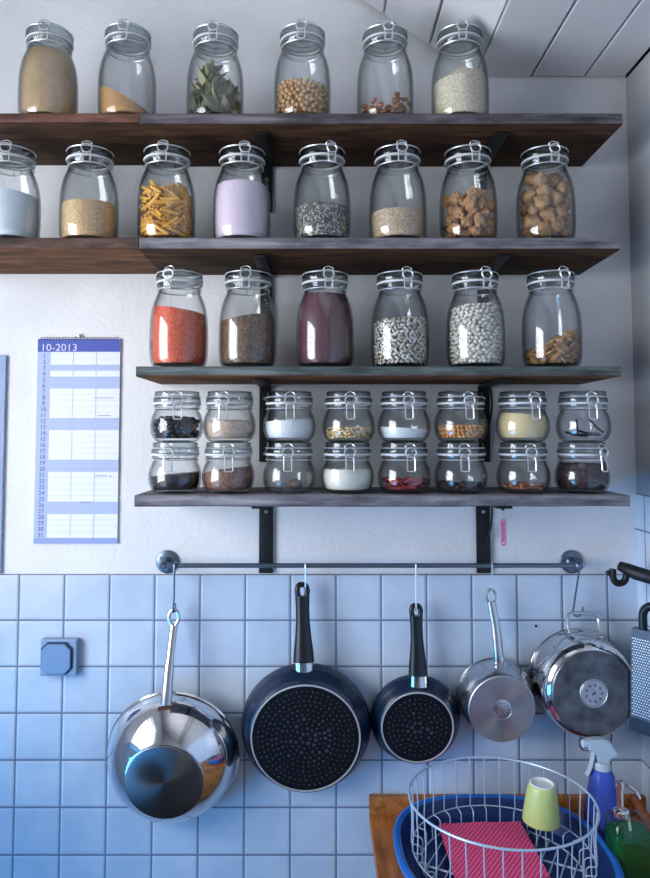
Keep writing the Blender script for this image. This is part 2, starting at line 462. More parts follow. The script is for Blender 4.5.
# ------------------------------------------------------------------ jars
BIG = [(0, .0035), (.030, .0030), (.040, .0006), (.045, .0), (.0505, .0022), (.0552, .0085), (.0576, .0200), (.0585, .040), (.0585, .070), (.0578, .090), (.0560, .108), (.0525, .124), (.0475, .1375), (.0435, .1460), (.0418, .1510), (.0415, .1550), (.0438, .1585), (.0452, .1605), (.0452, .1650)]
SMALL = [(0, .003), (.026, .0025), (.033, .0005), (.037, 0), (.043, .0022), (.0485, .0085), (.0522, .0180), (.0535, .0280), (.0530, .0380), (.0508, .0475), (.0475, .0555), (.0450, .0605), (.0442, .0640), (.0456, .0672), (.0466, .0690), (.0466, .0725)]
KZ = 1.03
BIG = [(r, z * KZ) for r, z in BIG]
SMALL = [(r * .985, z * 1.02) for r, z in SMALL]
WALL_T = .0032
def interp(prof, z):
    for (r0, z0), (r1, z1) in zip(prof, prof[1:]):
        if z0 <= z <= z1: return r0 + (r1 - r0) * (z - z0) / max(1e-9, z1 - z0)
    return prof[-1][0]
def prof_side(kind):
    p = BIG if kind == 'big' else SMALL
    return p[3:]                                    # monotone part
FLOOR = .0068
def inner_r(kind, z):
    return interp(prof_side(kind), max(z - .0012, 0.0)) - WALL_T

def jar_meshes(kind):
    P = BIG if kind == 'big' else SMALL
    H = P[-1][1]
    inner = []
    for i in range(16):
        z = H - (H - FLOOR) * i / 15
        inner.append((inner_r(kind, z) if i < 15 else inner_r(kind, FLOOR) , z))
    inner += [(inner[-1][0] * .55, FLOOR - .0004), (0, FLOOR - .0006)]
    out = {}
    out['jar_body'] = (MB().lathe(P + inner, 44), M['glass'], {})
    z = H
    if kind == 'big':
        lid = [(0, z + .001), (.034, z + .001), (.0365, z + .0045), (.0462, z + .0046), (.0472, z + .0075), (.0470, z + .0125), (.0458, z + .0150), (.0440, z + .0158), (.0434, z + .0195), (.0415, z + .0220), (.036, z + .0225), (.033, z + .0205), (0, z + .0195)]
        lid = [(r, z + (q - z) * 1.22) for r, q in lid]
        gz, gr, wr, wz, nr, nz = z + .0024, .0466, .0466, z + .0208, .0437, .1535 * KZ
        ly, lt, ll, lw = .0500, z + .025, z - .016, .0105
    else:
        lid = [(0, z + .001), (.037, z + .001), (.0395, z + .0042), (.0470, z + .0043), (.0478, z + .0065), (.0476, z + .0105), (.0462, z + .0125), (.0450, z + .0132), (.0446, z + .0240), (.0438, z + .0262), (.0395, z + .0268), (.036, z + .0250), (0, z + .0245)]
        gz, gr, wr, wz, nr, nz = z + .0022, .0474, .0474, z + .0150, .0462, .0645 * 1.02
        ly, lt, ll, lw = .0520, z + .019, z - .030, .0108
    out['lid'] = (MB().lathe(lid, 40), M['lidglass'], {})
    gp = [(gr - .006, gz - .0022), (gr, gz - .0022), (gr + .0010, gz), (gr, gz + .0021), (gr - .006, gz + .0021)]
    out['gasket'] = (MB().lathe(gp, 40, closed=True), M['rubber'], {})
    m = MB(); m.tube(ring(nr, nz), .00135, 6, True)
    for sgn in (-1, 1):
        m.tube([(sgn * .006, sgn * 0 - nr, nz), (sgn * .006, -nr - .005, nz + .002), (sgn * .007, -nr - .006, nz + .007)], .0010, 6)
    out['neck_wire'] = (m, M['wire'], {})
    m = MB(); m.tube(ring(wr - .0006, wz), .0015, 6, True)
    for sgn in (-1, 1):                                       # arch over the lid, front
        pass
    m.tube(smooth_path([(-.010, -wr + .001, wz), (-.009, -wr - .002, wz + .004), (-.006, -wr + .001, wz + .0070), (0, -wr + .002, wz + .0090), (.006, -wr + .001, wz + .0070), (.009, -wr - .002, wz + .004), (.010, -wr + .001, wz)], 4), .0011, 6)
    out['lid_wire'] = (m, M['wire'], {})
    m = MB()                                                  # the closing lever
    lo = ll
    pts = [(-lw * .62, -ly - .0005, lt - .004), (-lw * .95, -ly - .001, lt - .009), (-lw, -ly - .0012, lt - .013), (-lw * .72, -ly - .0016, lt - .018)]
    pts += [(-lw * .72, -ly - .004, lo + .002), (-lw * .55, -ly - .0045, lo), (lw * .55, -ly - .0045, lo), (lw * .72, -ly - .004, lo + .002)]
    pts += [(-x, y, zz) for x, y, zz in reversed(pts[:4])]
    m.tube(pts, .00135, 6)
    m.tube([(lw * .98 * math.cos(a), -ly - .0035, lt - .0125 + lw * .85 * math.sin(a)) for a in [2 * PI * k / 20 for k in range(20)]], .00135, 6, True)
    out['clasp'] = (m, M['wire'], {})
    m = MB()
    for sgn in (-1, 1):
        m.tube(smooth_path([(sgn * .008, nr - .0005, nz), (sgn * .008, nr + .008, nz + .004), (sgn * .007, nr + .009, (nz + wz) / 2), (sgn * .008, nr + .007, wz - .002), (sgn * .008, wr - .0005, wz)], 4), .0011, 6)
    m.tube([(-.009, nr + .009, (nz + wz) / 2), (.009, nr + .009, (nz + wz) / 2)], .0011, 6)
    out['hinge'] = (m, M['wire'], {})
    return out
PROTO = {}
def place_jar(kind, x, y, z, rz, label, group):
    if kind not in PROTO:
        t = thing('clip_top_jar' if kind == 'big' else 'small_clip_top_jar', label, 'jar', (x, y, z), (0, 0, rz), group)
        for nm, (mb, mat, kw) in jar_meshes(kind).items():
            mb.build(nm, mat, t, ang=30)
        PROTO[kind] = t
        return t
    t = dup(PROTO[kind], (x, y, z), rz)
    t['label'] = label; t['group'] = group
    return t

def fill(name, kind, pos, h, mat, label, cat, rmax=1.0, stuff=True, bumpy=0.0, seed=0):
    """contents filling the jar up to the height field h(x, y)"""
    seg, nz, nr = 40, 16, 9
    m = MB(); vs, fs = [], []
    def topz(x, y):
        return h(x, y) + bumpy * noise.noise(Vector((x * 160, y * 160, seed)))
    rings = []
    z0 = FLOOR + .0002
    hm = max(topz(.05 * math.cos(a) * q, .05 * math.sin(a) * q) for a in [k * .4 for k in range(16)] for q in (.3, .7, .95))
    rb = [.5, .85]
    c = len(vs); vs.append((0, 0, z0)); rings.append([c] * seg)
    for q in rb:
        rings.append([len(vs) + k for k in range(seg)])
        vs += [((inner_r(kind, z0) * .9) * q * rmax * math.cos(2 * PI * k / seg), (inner_r(kind, z0) * .9) * q * rmax * math.sin(2 * PI * k / seg), z0) for k in range(seg)]
    for i in range(nz + 1):
        z = z0 + .0006 + (hm - z0) * i / nz
        rings.append([len(vs) + k for k in range(seg)])
        for k in range(seg):
            a = 2 * PI * k / seg
            r = (inner_r(kind, z) - .0004) * rmax
            zz = z
            t = topz(r * math.cos(a), r * math.sin(a))
            if z > t:
                zz = max(t, z0 + .0004); r = (inner_r(kind, zz) - .0004) * rmax
            vs.append((r * math.cos(a), r * math.sin(a), zz))
    edge = rings[-1]
    er = [Vector(vs[i]) for i in edge]
    for j in range(1, nr):
        q = 1 - j / nr
        rings.append([len(vs) + k for k in range(seg)])
        for k in range(seg):
            x, y = er[k].x * q, er[k].y * q
            vs.append((x, y, max(topz(x, y), z0 + .0006)))
    c = len(vs); vs.append((0, 0, max(topz(0, 0), z0 + .0006))); rings.append([c] * seg)
    for a, b in zip(rings, rings[1:]):
        for k in range(seg):
            k2 = (k + 1) % seg
            f = []
            for i in (a[k], b[k], b[k2], a[k2]):
                if i not in f: f.append(i)
            if len(f) > 2: fs.append(tuple(f))
    m.add(vs, fs)
    o = m.build(name, mat, loc=pos, ang=60)
    tag(o, label, cat, kind='stuff' if stuff else None)
    return o

def flat(z): return lambda x, y: z
def slope(z, gx=0, gy=0, dome=0): return lambda x, y: z + gx * x + gy * y - dome * (x * x + y * y) / .055

C = srgb
MT = {}
MT['flour_brown'] = plain('wholemeal_flour', C(186, 158, 124), .9, 0, .1, .10, 40, .3, 400)
MT['brown_sugar'] = grain('brown_sugar_grains', [C(186, 140, 92), C(200, 156, 108), C(172, 126, 80)], 900, bdist=.0004)
MT['rice'] = grain('rice_grains', [C(224, 212, 186), C(236, 226, 204), C(206, 192, 164)], 420, stretch=(1, 1, 1), bdist=.0008)
MT['salt'] = plain('salt_grains', C(214, 226, 232), .8, 0, .3, .05, 60, .3, 600)
MT['couscous'] = grain('couscous_grains', [C(206, 172, 126), C(222, 192, 148), C(186, 150, 106)], 560, bdist=.0007)
MT['pinkpowder'] = plain('pink_powder', C(226, 208, 226), .9, 0, .1, .04, 30)
MT['seedmix'] = grain('speckled_seed', [C(62, 60, 60), C(150, 146, 140), C(98, 94, 90), C(180, 176, 168), C(48, 46, 46)], 330, bdist=.0010)
MT['oats'] = grain('oat_grains', [C(190, 168, 138), C(208, 190, 164), C(168, 146, 120)], 420, bdist=.0009)
MT['redlentil'] = grain('red_lentil_grains', [C(214, 92, 62), C(226, 112, 80), C(198, 78, 52)], 420, bdist=.0008)
MT['brownlentil'] = grain('brown_lentil_grains', [C(100, 78, 64), C(128, 104, 86), C(74, 56, 48), C(112, 90, 72)], 380, bdist=.0009)
MT['kidney'] = plain('dark_purple_powder', C(92, 58, 66), .7, 0, .3, .12, 25)
MT['sunflower'] = grain('striped_seed', [C(204, 200, 190), C(92, 86, 82), C(182, 176, 164), C(220, 214, 204), C(60, 56, 54)], 210, stretch=(1, 1, .75), bdist=.0018)
MT['whitebean'] = grain('white_bean', [C(214, 212, 204), C(232, 230, 222), C(196, 192, 184), C(222, 220, 212)], 190, stretch=(.8, .8, 1.1), bdist=.004, bstr=.9)
MT['nutmix'] = grain('nut_core', [C(120, 84, 50), C(150, 112, 72), C(84, 56, 34)], 130, bdist=.003)
MT['black'] = grain('black_seed', [C(26, 26, 32), C(40, 38, 46), C(16, 16, 20)], 260, rough=.35, bdist=.0016)
MT['blacksmall'] = grain('black_small_seed', [C(34, 28, 34), C(54, 44, 48), C(18, 16, 20)], 420, rough=.4, bdist=.0010)
MT['beige'] = grain('beige_flakes', [C(196, 172, 150), C(210, 190, 170), C(180, 154, 132)], 420, bdist=.0006)
MT['sugar'] = plain('white_sugar', C(232, 234, 236), .8, 0, .3, .03, 40, .25, 700)
MT['creamflour'] = plain('cream_flour', C(232, 228, 216), .9, 0, .1, .03, 40, .2, 300)
MT['yellowseed'] = grain('yellow_seed', [C(214, 188, 130), C(228, 206, 152), C(190, 160, 104)], 300, stretch=(1, 1, 1.8), bdist=.0012)
MT['orangeseed'] = grain('orange_seed', [C(220, 158, 96), C(232, 178, 118), C(200, 134, 74)], 230, bdist=.0016)
MT['semolina'] = plain('semolina', C(226, 204, 158), .9, 0, .1, .05, 60, .25, 600)
MT['brownseed'] = grain('brown_seed', [C(128, 92, 78), C(152, 114, 96), C(100, 70, 60)], 340, bdist=.0010)
MT['chilli'] = grain('dried_chilli_core', [C(120, 30, 26), C(150, 46, 34), C(84, 20, 20)], 170, stretch=(1, 1, 1.6), bdist=.003)
MT['cinnamon'] = plain('cinnamon', C(176, 120, 84), .8, 0, .2, .2, 60)
MT['tea'] = grain('dark_leaf_flakes', [C(36, 22, 26), C(60, 36, 38), C(22, 14, 18), C(46, 30, 36)], 150, bdist=.003)
MT['chickpea'] = plain('chickpea_skin', C(206, 168, 120), .55, 0, .4, .10, 20)
MT['penne'] = plain('dried_pasta', C(226, 170, 70), .45, 0, .5, .06, 20)
MT['walnut'] = plain('walnut_kernel', C(180, 134, 88), .6, 0, .4, .5, 90, 1.0, 160)
MT['fig'] = plain('dried_fig_skin', C(164, 128, 92), .65, 0, .35, .45, 70, 1.0, 130)
MT['almond'] = plain('almond_skin', C(158, 104, 74), .6, 0, .35, .22, 40, .5, 160)
MT['bay'] = plain('dried_bay_leaf', C(152, 148, 112), .6, 0, .35, .22, 30)
MT['baydark'] = plain('dark_bay_leaf', C(88, 92, 72), .6, 0, .35, .22, 30)
MT['mushroom'] = plain('dried_nut_flake', C(170, 132, 88), .6, 0, .35, .3, 40, .5, 120)
MT['vanilla'] = plain('vanilla_pod', C(24, 18, 20), .35, 0, .5)
MT['nutmeg'] = plain('nutmeg', C(96, 70, 60), .6, 0, .3, .25, 50, .6, 120)

JY = -.1645
def big(row, u, rz, label, group):
    vb = {1: 112, 2: 237, 3: 364}[row]
    x = X(u, {1: 60, 2: 190, 3: 315}[row], JY)
    y = JY + random.uniform(-.003, .004)
    z = sh[row] + .0014
    place_jar('big', x, y, z, math.radians(rz), label, group)
    return Vector((x, y, z))
G1, G2, G3 = 'large jars on the topmost shelf', 'large jars on the second shelf', 'large jars on the third shelf'

# ---- pieces inside jars
def inside(kind, pts, pad=.0006):
    for p in pts:
        if p.z < FLOOR + .0003: return False
        if math.hypot(p.x, p.y) > inner_r(kind, p.z) - pad: return False
    return True
class Pile:
    """copies of a few piece meshes at collision free places inside one jar"""
    def __init__(s, kind, pos, h): s.kind, s.pos, s.h, s.sph, s.grid = kind, pos, h, [], {}
    def free(s, cs, r):
        for c in cs:
            k = (int(c.x // .02), int(c.y // .02), int(c.z // .02))
            for dx in (-1, 0, 1):
                for dy in (-1, 0, 1):
                    for dz in (-1, 0, 1):
                        for q, rq in s.grid.get((k[0] + dx, k[1] + dy, k[2] + dz), ()):
                            if (q - c).length < r + rq: return False
        return True
    def take(s, cs, r):
        for c in cs:
            s.grid.setdefault((int(c.x // .02), int(c.y // .02), int(c.z // .02)), []).append((c, r))
    def put(s, name, me, T, label, cat, group):
        o = bpy.data.objects.new(name, me); COL.objects.link(o); o.matrix_world = Tr(*s.pos) @ T
        return tag(o, label, cat, group)

def ortho(rng, tilt=1.0):
    return Matrix.Rotation(rng.uniform(0, 2 * PI), 4, 'Z') @ Matrix.Rotation(rng.uniform(-tilt, tilt), 4, 'X') @ Matrix.Rotation(rng.uniform(-tilt, tilt), 4, 'Y')

def scatter(name, kind, pos, h, meshes, spheres, r, label, cat, group, tries, seed, tilt=1.0, rin=0.0, front=-.2, want=300, lean=None, low=None):
    """drop pieces from the bottom up: each trial is lowered until it touches"""
    rng = random.Random(seed); pl = Pile(kind, pos, h); n = 0
    for k in range(tries):
        if n >= want: break
        me = rng.choice(meshes)
        R = ortho(rng, tilt)
        a = rng.uniform(0, 2 * PI); rad = math.sqrt(rng.uniform(rin * rin, 1)) * .056
        x, y = rad * math.cos(a), rad * math.sin(a)
        if y > .056 * (1 + front) * .999 and front < 0: continue
        offs = [(R @ Vector(s)) for s in spheres]
        vs = [R @ v.co for v in me.vertices]
        best = None
        zt = h(x, y)
        zz = FLOOR + .0008
        while zz < zt:
            c = Vector((x, y, zz))
            if pl.free([c + o for o in offs], r) and inside(kind, [c + v for v in vs[::3]], .0004):
                best = c; break
            zz += .0018
        if best is None: continue
        pl.take([best + o for o in offs], r); n += 1
        pl.put(name, me, Tr(*best) @ R, label, cat, group)
    print('PIECES', name, n)
    return n

def shell(name, kind, pos, h, meshes, dx, dz, pr, label, cat, group, seed, tilt=.5, base=None, frm=-.08):
    """pieces lying against the glass in staggered rows, and on top of the heap; their long axis is local y"""
    rng = random.Random(seed); row = 0; z = FLOOR + pr * .9 + .0006; n = 0
    def one(T):
        o = bpy.data.objects.new(name, rng.choice(meshes)); COL.objects.link(o); o.matrix_world = Tr(*pos) @ T
        tag(o, label, cat, group)
    while z < h(0, 0) + .03:
        r = inner_r(kind, z) - pr * 1.12 - .0006
        k = int(2 * PI * r / dx)
        for i in range(k):
            a = 2 * PI * (i + .5 * (row % 2) + rng.uniform(-.24, .24)) / k
            x, y = r * math.cos(a), r * math.sin(a)
            if y > .001 or z > h(x, y) - pr * .6: continue
            one(Tr(x, y, max(FLOOR + pr, z + rng.uniform(-.28, .28) * dz)) @ Rz(a) @ Matrix.Rotation(rng.uniform(-tilt, tilt), 4, 'X') ); n += 1
        z += dz; row += 1
    ri = inner_r(kind, h(0, 0)) - 2.6 * pr
    q = int(ri / dx) + 1
    for iy in range(-q, q + 1):
        for ix in range(-q, q + 1):
            x, y = (ix + .5 * (iy % 2)) * dx, iy * dx * .86
            if math.hypot(x, y) > ri or y > .012: continue
            one(Tr(x, y, h(x, y) - pr * .4 + rng.uniform(-.2, .3) * pr) @ Rz(rng.uniform(0, 6)) @ Matrix.Rotation(rng.uniform(-.4, .4), 4, 'X')); n += 1
    print('PIECES', name, n)
    return n
def seed_mesh(name, mat, r, sc, n=3, amp=.12):
    out = []
    for i in range(n):
        m = MB(); m.blob((0, 0, 0), r, 2, amp, 1.5, i + len(name), sc); out.append(m.mesh(name, mat))
    return out

# ---- topmost shelf
p = big(1, 49.5, 8, 'large clip-top jar full to the neck with brown flour, topmost shelf', G1)
fill('wholemeal_flour', 'big', p, slope(.147, 0, 0, .02), MT['flour_brown'], 'brown flour filling the leftmost jar of the topmost shelf', 'flour', bumpy=.002)
p = big(1, 128, 4, 'large clip-top jar with a slanting heap of brown sugar, topmost shelf', G1)
fill('brown_sugar', 'big', p, slope(.047, -.52, .05, .05), MT['brown_sugar'], 'light brown sugar sloping down to the right in a nearly empty jar', 'sugar')
p = big(1, 215.5, 2, 'large clip-top jar of dried bay leaves, topmost shelf', G1)
def leaf_mesh(seed):
    rng = random.Random(seed); m = MB(); n = 8; L, W = rng.uniform(.045, .058), rng.uniform(.017, .023); vs = []; fs = []
    b, tw = rng.uniform(.1, .5), rng.uniform(-.5, .5)
    for i in range(n + 1):
        t = i / n; w = W * .5 * math.sin(PI * min(1, max(.02, t)) ** .85) + .0004
        zc = b * L * (t - .5) ** 2 * 2
        for q in (-1, -.5, 0, .5, 1):
            vs.append((w * q, L * (t - .5), zc + abs(q) * w * .45 + tw * q * w * t))
    for i in range(n):
        for q in range(4):
            a = i * 5 + q; fs.append((a, a + 1, a + 6, a + 5))
    k = len(vs)
    vs += [(x, y, z - .0006) for x, y, z in vs]
    fs += [tuple(reversed([i + k for i in f])) for f in fs]
    rim = [i * 5 for i in range(n + 1)] + [n * 5 + q for q in range(1, 5)] + [i * 5 + 4 for i in range(n - 1, -1, -1)] + [q for q in range(3, 0, -1)]
    for a, c in zip(rim, rim[1:] + rim[:1]): fs.append((a, c, c + k, a + k))
    m.add(vs, fs); return m.mesh('bay_leaf', MT['bay'] if seed % 3 else MT['baydark'])
scatter('bay_leaf', 'big', p, slope(.120, 0, 0, .4), [leaf_mesh(i) for i in range(7)], [(0, -.015, 0), (0, 0, 0), (0, .015, 0)], .0031, 'dried grey-green bay leaf in the third jar of the topmost shelf', 'leaf', 'dried bay leaves in their jar', 9000, 3, 1.3, want=170)
p = big(1, 302.5, -2, 'large clip-top jar half full of chickpeas, topmost shelf', G1)
def pea(seed):
    m = MB(); m.blob((0, 0, 0), .0049, 2, .10, 1.4, seed, (1, .94, .92)); m.blob((.0045, 0, .001), .0012, 1, 0, 1, seed); return m.mesh('chickpea', MT['chickpea'])
fill('chickpea_heap', 'big', p, slope(.064, 0, 0, .08), grain('chickpea_heap', [C(186, 146, 100), C(206, 168, 120), C(150, 112, 74)], 105, bdist=.003), 'tan chickpeas packed in the middle of the fourth jar on the topmost shelf', 'chickpeas', rmax=.74)
scatter('chickpea', 'big', p, slope(.079, 0, 0, .12), [pea(i) for i in range(4)], [(0, 0, 0)], .0046, 'round tan chickpea in the fourth jar of the topmost shelf', 'chickpea', 'chickpeas in their jar', 9000, 5, 3, rin=.80, front=-.45, want=210)
rngp = random.Random(50); pm = [pea(i + 9) for i in range(3)]; cnt = 0
for iy in range(-5, 4):
    for ix in range(-5, 6):
        x, y = (ix + .5 * (iy % 2)) * .0097, iy * .0086
        if math.hypot(x, y) < .0415:
            o = bpy.data.objects.new('chickpea', rngp.choice(pm)); COL.objects.link(o)
            o.matrix_world = Tr(p.x + x, p.y + y, p.z + slope(.0645, 0, 0, .08)(x, y) + .0052 + rngp.uniform(0, .002)) @ ortho(rngp, 3)
            tag(o, 'round tan chickpea in the fourth jar of the topmost shelf', 'chickpea', 'chickpeas in their jar')
p = big(1, 385, 3, 'large clip-top jar with a low heap of almonds, topmost shelf', G1)
def almond(seed):
    m = MB(); m.blob((0, 0, 0), .0075, 2, .18, 1.6, seed, (1.25, .8, .62)); return m.mesh('almond', MT['almond'])
scatter('almond', 'big', p, slope(.044, .22, 0, -.05), [almond(i) for i in range(4)], [(-.0035, 0, 0), (.0035, 0, 0)], .0049, 'reddish brown almond in the fifth jar of the topmost shelf', 'almond', 'almonds in their jar', 3500, 8, .5, front=-.1, want=70)
p = big(1, 459.5, -4, 'large clip-top jar of white rice heaped to a point, topmost shelf', G1)
fill('white_rice', 'big', p, lambda x, y: .128 - .85 * math.hypot(x - .004, y) * (1 if x < .004 else .8), MT['rice'], 'white rice heaped to a cone in the rightmost jar of the topmost shelf', 'rice', bumpy=.001)

# ---- second shelf
p = big(2, 11.5, 10, 'large clip-top jar of bluish white salt cut by the left edge, second shelf', G2)
fill('salt', 'big', p, slope(.104, -.12, 0, .05), MT['salt'], 'bluish white salt in the leftmost jar of the second shelf', 'salt')
p = big(2, 89.5, 10, 'large clip-top jar half full of couscous, second shelf', G2)
fill('couscous', 'big', p, slope(.081, .03, 0, .05), MT['couscous'], 'pale tan couscous in the jar left of the pasta', 'couscous')
p = big(2, 167, 2, 'large clip-top jar of yellow penne pasta, second shelf', G2)
def penne(seed):
    rng = random.Random(seed); m = MB(); L, r = .034 + rng.uniform(-.003, .003), .0040; n = 14; vs = []; fs = []
    for (rr, s) in ((r, 1), (r * .62, 1)):
        for e in (-1, 1):
            for k in range(n):
                a = 2 * PI * k / n; rk = rr * (1.04 if (k % 2 and rr == r) else 1)
                vs.append((rk * math.cos(a), e * L / 2 + rk * math.cos(a) * 1.0, rk * math.sin(a)))
    for k in range(n):
        k2 = (k + 1) % n
        fs += [(k, k2, n + k2, n + k), (2 * n + k, 3 * n + k, 3 * n + k2, 2 * n + k2), (k, 2 * n + k, 2 * n + k2, k2), (n + k, n + k2, 3 * n + k2, 3 * n + k)]
    m.add(vs, fs); return m.mesh('penne', MT['penne'])
PS = [(0, -.014, 0), (0, -.007, 0), (0, 0, 0), (0, .007, 0), (0, .014, 0)]
fill('penne_heap', 'big', p, flat(.092), grain('penne_heap', [C(206, 150, 58), C(226, 172, 76), C(160, 108, 38)], 120, stretch=(.6, 1, 1.3), bdist=.004), 'yellow penne packed in the middle of the pasta jar', 'pasta', rmax=.66)
scatter('penne', 'big', p, flat(.108), [penne(i) for i in range(4)], PS, .0034, 'tube of yellow penne pasta in the third jar of the second shelf', 'pasta', 'penne in their jar', 9000, 11, .75, rin=.68, front=-.25, want=150)
rngp = random.Random(51); pmn = [penne(i + 20) for i in range(3)]
p = big(2, 242, 12, 'large clip-top jar of pale pink powder, second shelf', G2)
fill('pink_powder', 'big', p, slope(.120, 0, 0, .03), MT['pinkpowder'], 'pale pink powder in the jar right of the pasta', 'powder', bumpy=.0015)
p = big(2, 322, 22, 'large clip-top jar one third full of black and white seeds, second shelf', G2)
fill('speckled_seeds', 'big', p, slope(.073, 0, 0, .03), MT['seedmix'], 'black and white speckled seeds in the fifth jar of the second shelf', 'seeds', bumpy=.001)
p = big(2, 397.5, 4, 'large clip-top jar one third full of pale oats, second shelf', G2)
fill('oats', 'big', p, slope(.062, 0, 0, .03), MT['oats'], 'pale tan oats in the sixth jar of the second shelf', 'oats', bumpy=.001)
p = big(2, 468, 6, 'large clip-top jar of walnut kernels, second shelf', G2)
def kernel(seed):
    m = MB(); m.blob((0, 0, 0), .0125, 3, .42, 2.2, seed, (1.12, .92, .80)); return m.mesh('walnut_kernel', MT['walnut'])
scatter('walnut_kernel', 'big', p, slope(.098, .10, 0, .1), [kernel(i) for i in range(5)], [(-.003, 0, 0), (.003, 0, 0)], .0096, 'wrinkled brown walnut kernel in the seventh jar of the second shelf', 'walnut', 'walnut kernels in their jar', 6000, 12, 3, want=90)
p = big(2, 545.5, 5, 'large clip-top jar full of big dried figs, second shelf', G2)
def fig(seed):
    m = MB(); m.blob((0, 0, 0), .0155, 3, .28, 1.7, seed, (1.1, 1.0, .88)); return m.mesh('dried_fig', MT['fig'])
scatter('dried_fig', 'big', p, flat(.146), [fig(i) for i in range(5)], [(-.002, 0, 0), (.002, 0, 0)], .0128, 'large wrinkled dried fig in the rightmost jar of the second shelf', 'fig', 'dried figs in their jar', 6000, 14, 3, want=90)

# ---- third shelf
p = big(3, 179.5, -14, 'large clip-top jar of coral red lentils, third shelf', G3)
fill('red_lentils', 'big', p, slope(.118, -.16, 0, .05), MT['redlentil'], 'coral red lentils in the leftmost jar of the third shelf', 'lentils', bumpy=.0008)
p = big(3, 248, 0, 'large clip-top jar of brown lentils, third shelf', G3)
fill('brown_lentils', 'big', p, slope(.102, .16, 0, .03), MT['brownlentil'], 'dark brown lentils in the second jar of the third shelf', 'lentils', bumpy=.0008)
p = big(3, 325, 8, 'large clip-top jar full of dark purple-brown powder, third shelf', G3)
fill('cocoa_powder', 'big', p, slope(.149, 0, 0, .01), MT['kidney'], 'dark purple-brown powder filling the third jar of the third shelf', 'powder')
p = big(3, 400, 12, 'large clip-top jar of striped sunflower seeds, third shelf', G3)
fill('striped_seeds', 'big', p, slope(.092, .05, 0, .04), MT['sunflower'], 'grey and white striped seeds packed in the middle of the fourth jar, third shelf', 'seeds', rmax=.84, bumpy=.002)
def stripes():
    t = NT('striped_seed_hull'); t.bsdf(C(220, 214, 202), .55, 0, .4)
    wv = t.n('TexWave', wave_type='BANDS', bands_direction='X'); wv.inputs['Scale'].default_value = 75; wv.inputs['Distortion'].default_value = 1.5
    oi = t.n('ObjectInfo'); t.l(t.coord(), wv.inputs['Vector'])
    t.l(t.mix(t.ramp(wv.outputs['Fac'], [(.30, (1, 1, 1, 1)), (.42, (0, 0, 0, 1))]), t.ramp(oi.outputs['Random'], [(0, C(170, 162, 148)), (1, C(238, 234, 224))]), C(46, 42, 40)), t.b.inputs['Base Color'])
    return t.m
shell('striped_seed', 'big', p, slope(.099, .05, 0, .04), seed_mesh('striped_seed', stripes(), .0029, (1.15, 2.0, 1.0)), .0094, .0066, .0030, 'grey and white striped sunflower seed in the fourth jar of the third shelf', 'seed', 'striped seeds in their jar', 41, 1.2)
p = big(3, 475.5, 14, 'large clip-top jar of white beans, third shelf', G3)
fill('white_beans', 'big', p, slope(.120, .05, 0, .03), MT['whitebean'], 'small white beans packed in the middle of the fifth jar, third shelf', 'beans', rmax=.84, bumpy=.002)
def rndcol(name, a, b, rough=.5):
    t = NT(name); t.bsdf(a, rough, 0, .4); oi = t.n('ObjectInfo'); t.l(t.ramp(oi.outputs['Random'], [(0, a), (1, b)]), t.b.inputs['Base Color']); return t.m
shell('white_bean', 'big', p, slope(.127, .05, 0, .03), seed_mesh('white_bean', rndcol('bean_skin', C(200, 196, 186), C(244, 240, 228)), .0037, (1.0, 1.35, .95)), .0096, .0076, .0037, 'small white bean in the fifth jar of the third shelf', 'bean', 'white beans in their jar', 42, .8)
p = big(3, 551, 14, 'large clip-top jar of brown nut flakes sloping up, third shelf', G3)
def flake(seed):
    m = MB(); m.blob((0, 0, 0), .0085, 2, .35, 2.0, seed, (1.35, .8, .38)); return m.mesh('nut_flake', MT['mushroom'])
fill('nut_crumbs', 'big', p, slope(.036, .42, 0, 0), MT['nutmix'], 'brown nut crumbs packed in the middle of the rightmost jar, third shelf', 'nuts', rmax=.72)
scatter('nut_flake', 'big', p, slope(.053, .50, 0, 0), [flake(i) for i in range(5)], [(-.006, 0, 0), (0, 0, 0), (.006, 0, 0)], .0034, 'light brown nut flake in the rightmost jar of the third shelf', 'nut', 'nut flakes in their jar', 7000, 21, .9, front=-.3, want=200)

# ---- small jars in two rows on the lowest shelf
SY = -.166
SH = .0725 * 1.02 + .0268
GU, GL = 'small jars stacked on top of others', 'small jars standing on the lowest shelf'
def small(lower, u, rz, label):
    x = X(u, 468 if lower else 418, SY); y = SY + (random.uniform(-.002, .002) if lower else 0)
    z = sh[4] + .0014 + (0 if lower else SH + .0006)
    place_jar('small', x, y, z, math.radians(rz), label, GL if lower else GU)
    return Vector((x, y, z))
p = small(True, 175, -4, 'small clip-top jar with black seeds at the bottom, leftmost on the lowest shelf')
fill('black_seeds', 'small', p, slope(.036, .10, 0, 0), MT['blacksmall'], 'small black seeds in the leftmost jar of the bottom row', 'seeds', bumpy=.0015)
p = small(True, 228.5, 8, 'small clip-top jar of reddish brown seeds, second in the bottom row')
fill('brown_seeds', 'small', p, slope(.046, .14, 0, 0), MT['brownseed'], 'reddish brown seeds in the second jar of the bottom row', 'seeds', bumpy=.0012)
p = small(True, 289, 0, 'small clip-top jar almost empty but for one nutmeg')
m = MB(); m.blob((0, 0, 0), .0105, 3, .12, 3, 4, (1.3, .95, .95))
tag(m.build('nutmeg', MT['nutmeg'], loc=(p.x + .013, p.y - .012, p.z + FLOOR + .0105)), 'single brown nutmeg lying in the almost empty small jar', 'nutmeg')
p = small(True, 347.5, 3, 'small clip-top jar of cream flour, fourth in the bottom row')
fill('cream_flour', 'small', p, slope(.048, 0, 0, .02), MT['creamflour'], 'cream flour in the fourth jar of the bottom row', 'flour', bumpy=.001)
p = small(True, 404, 8, 'small clip-top jar with dried red chillies at the bottom')
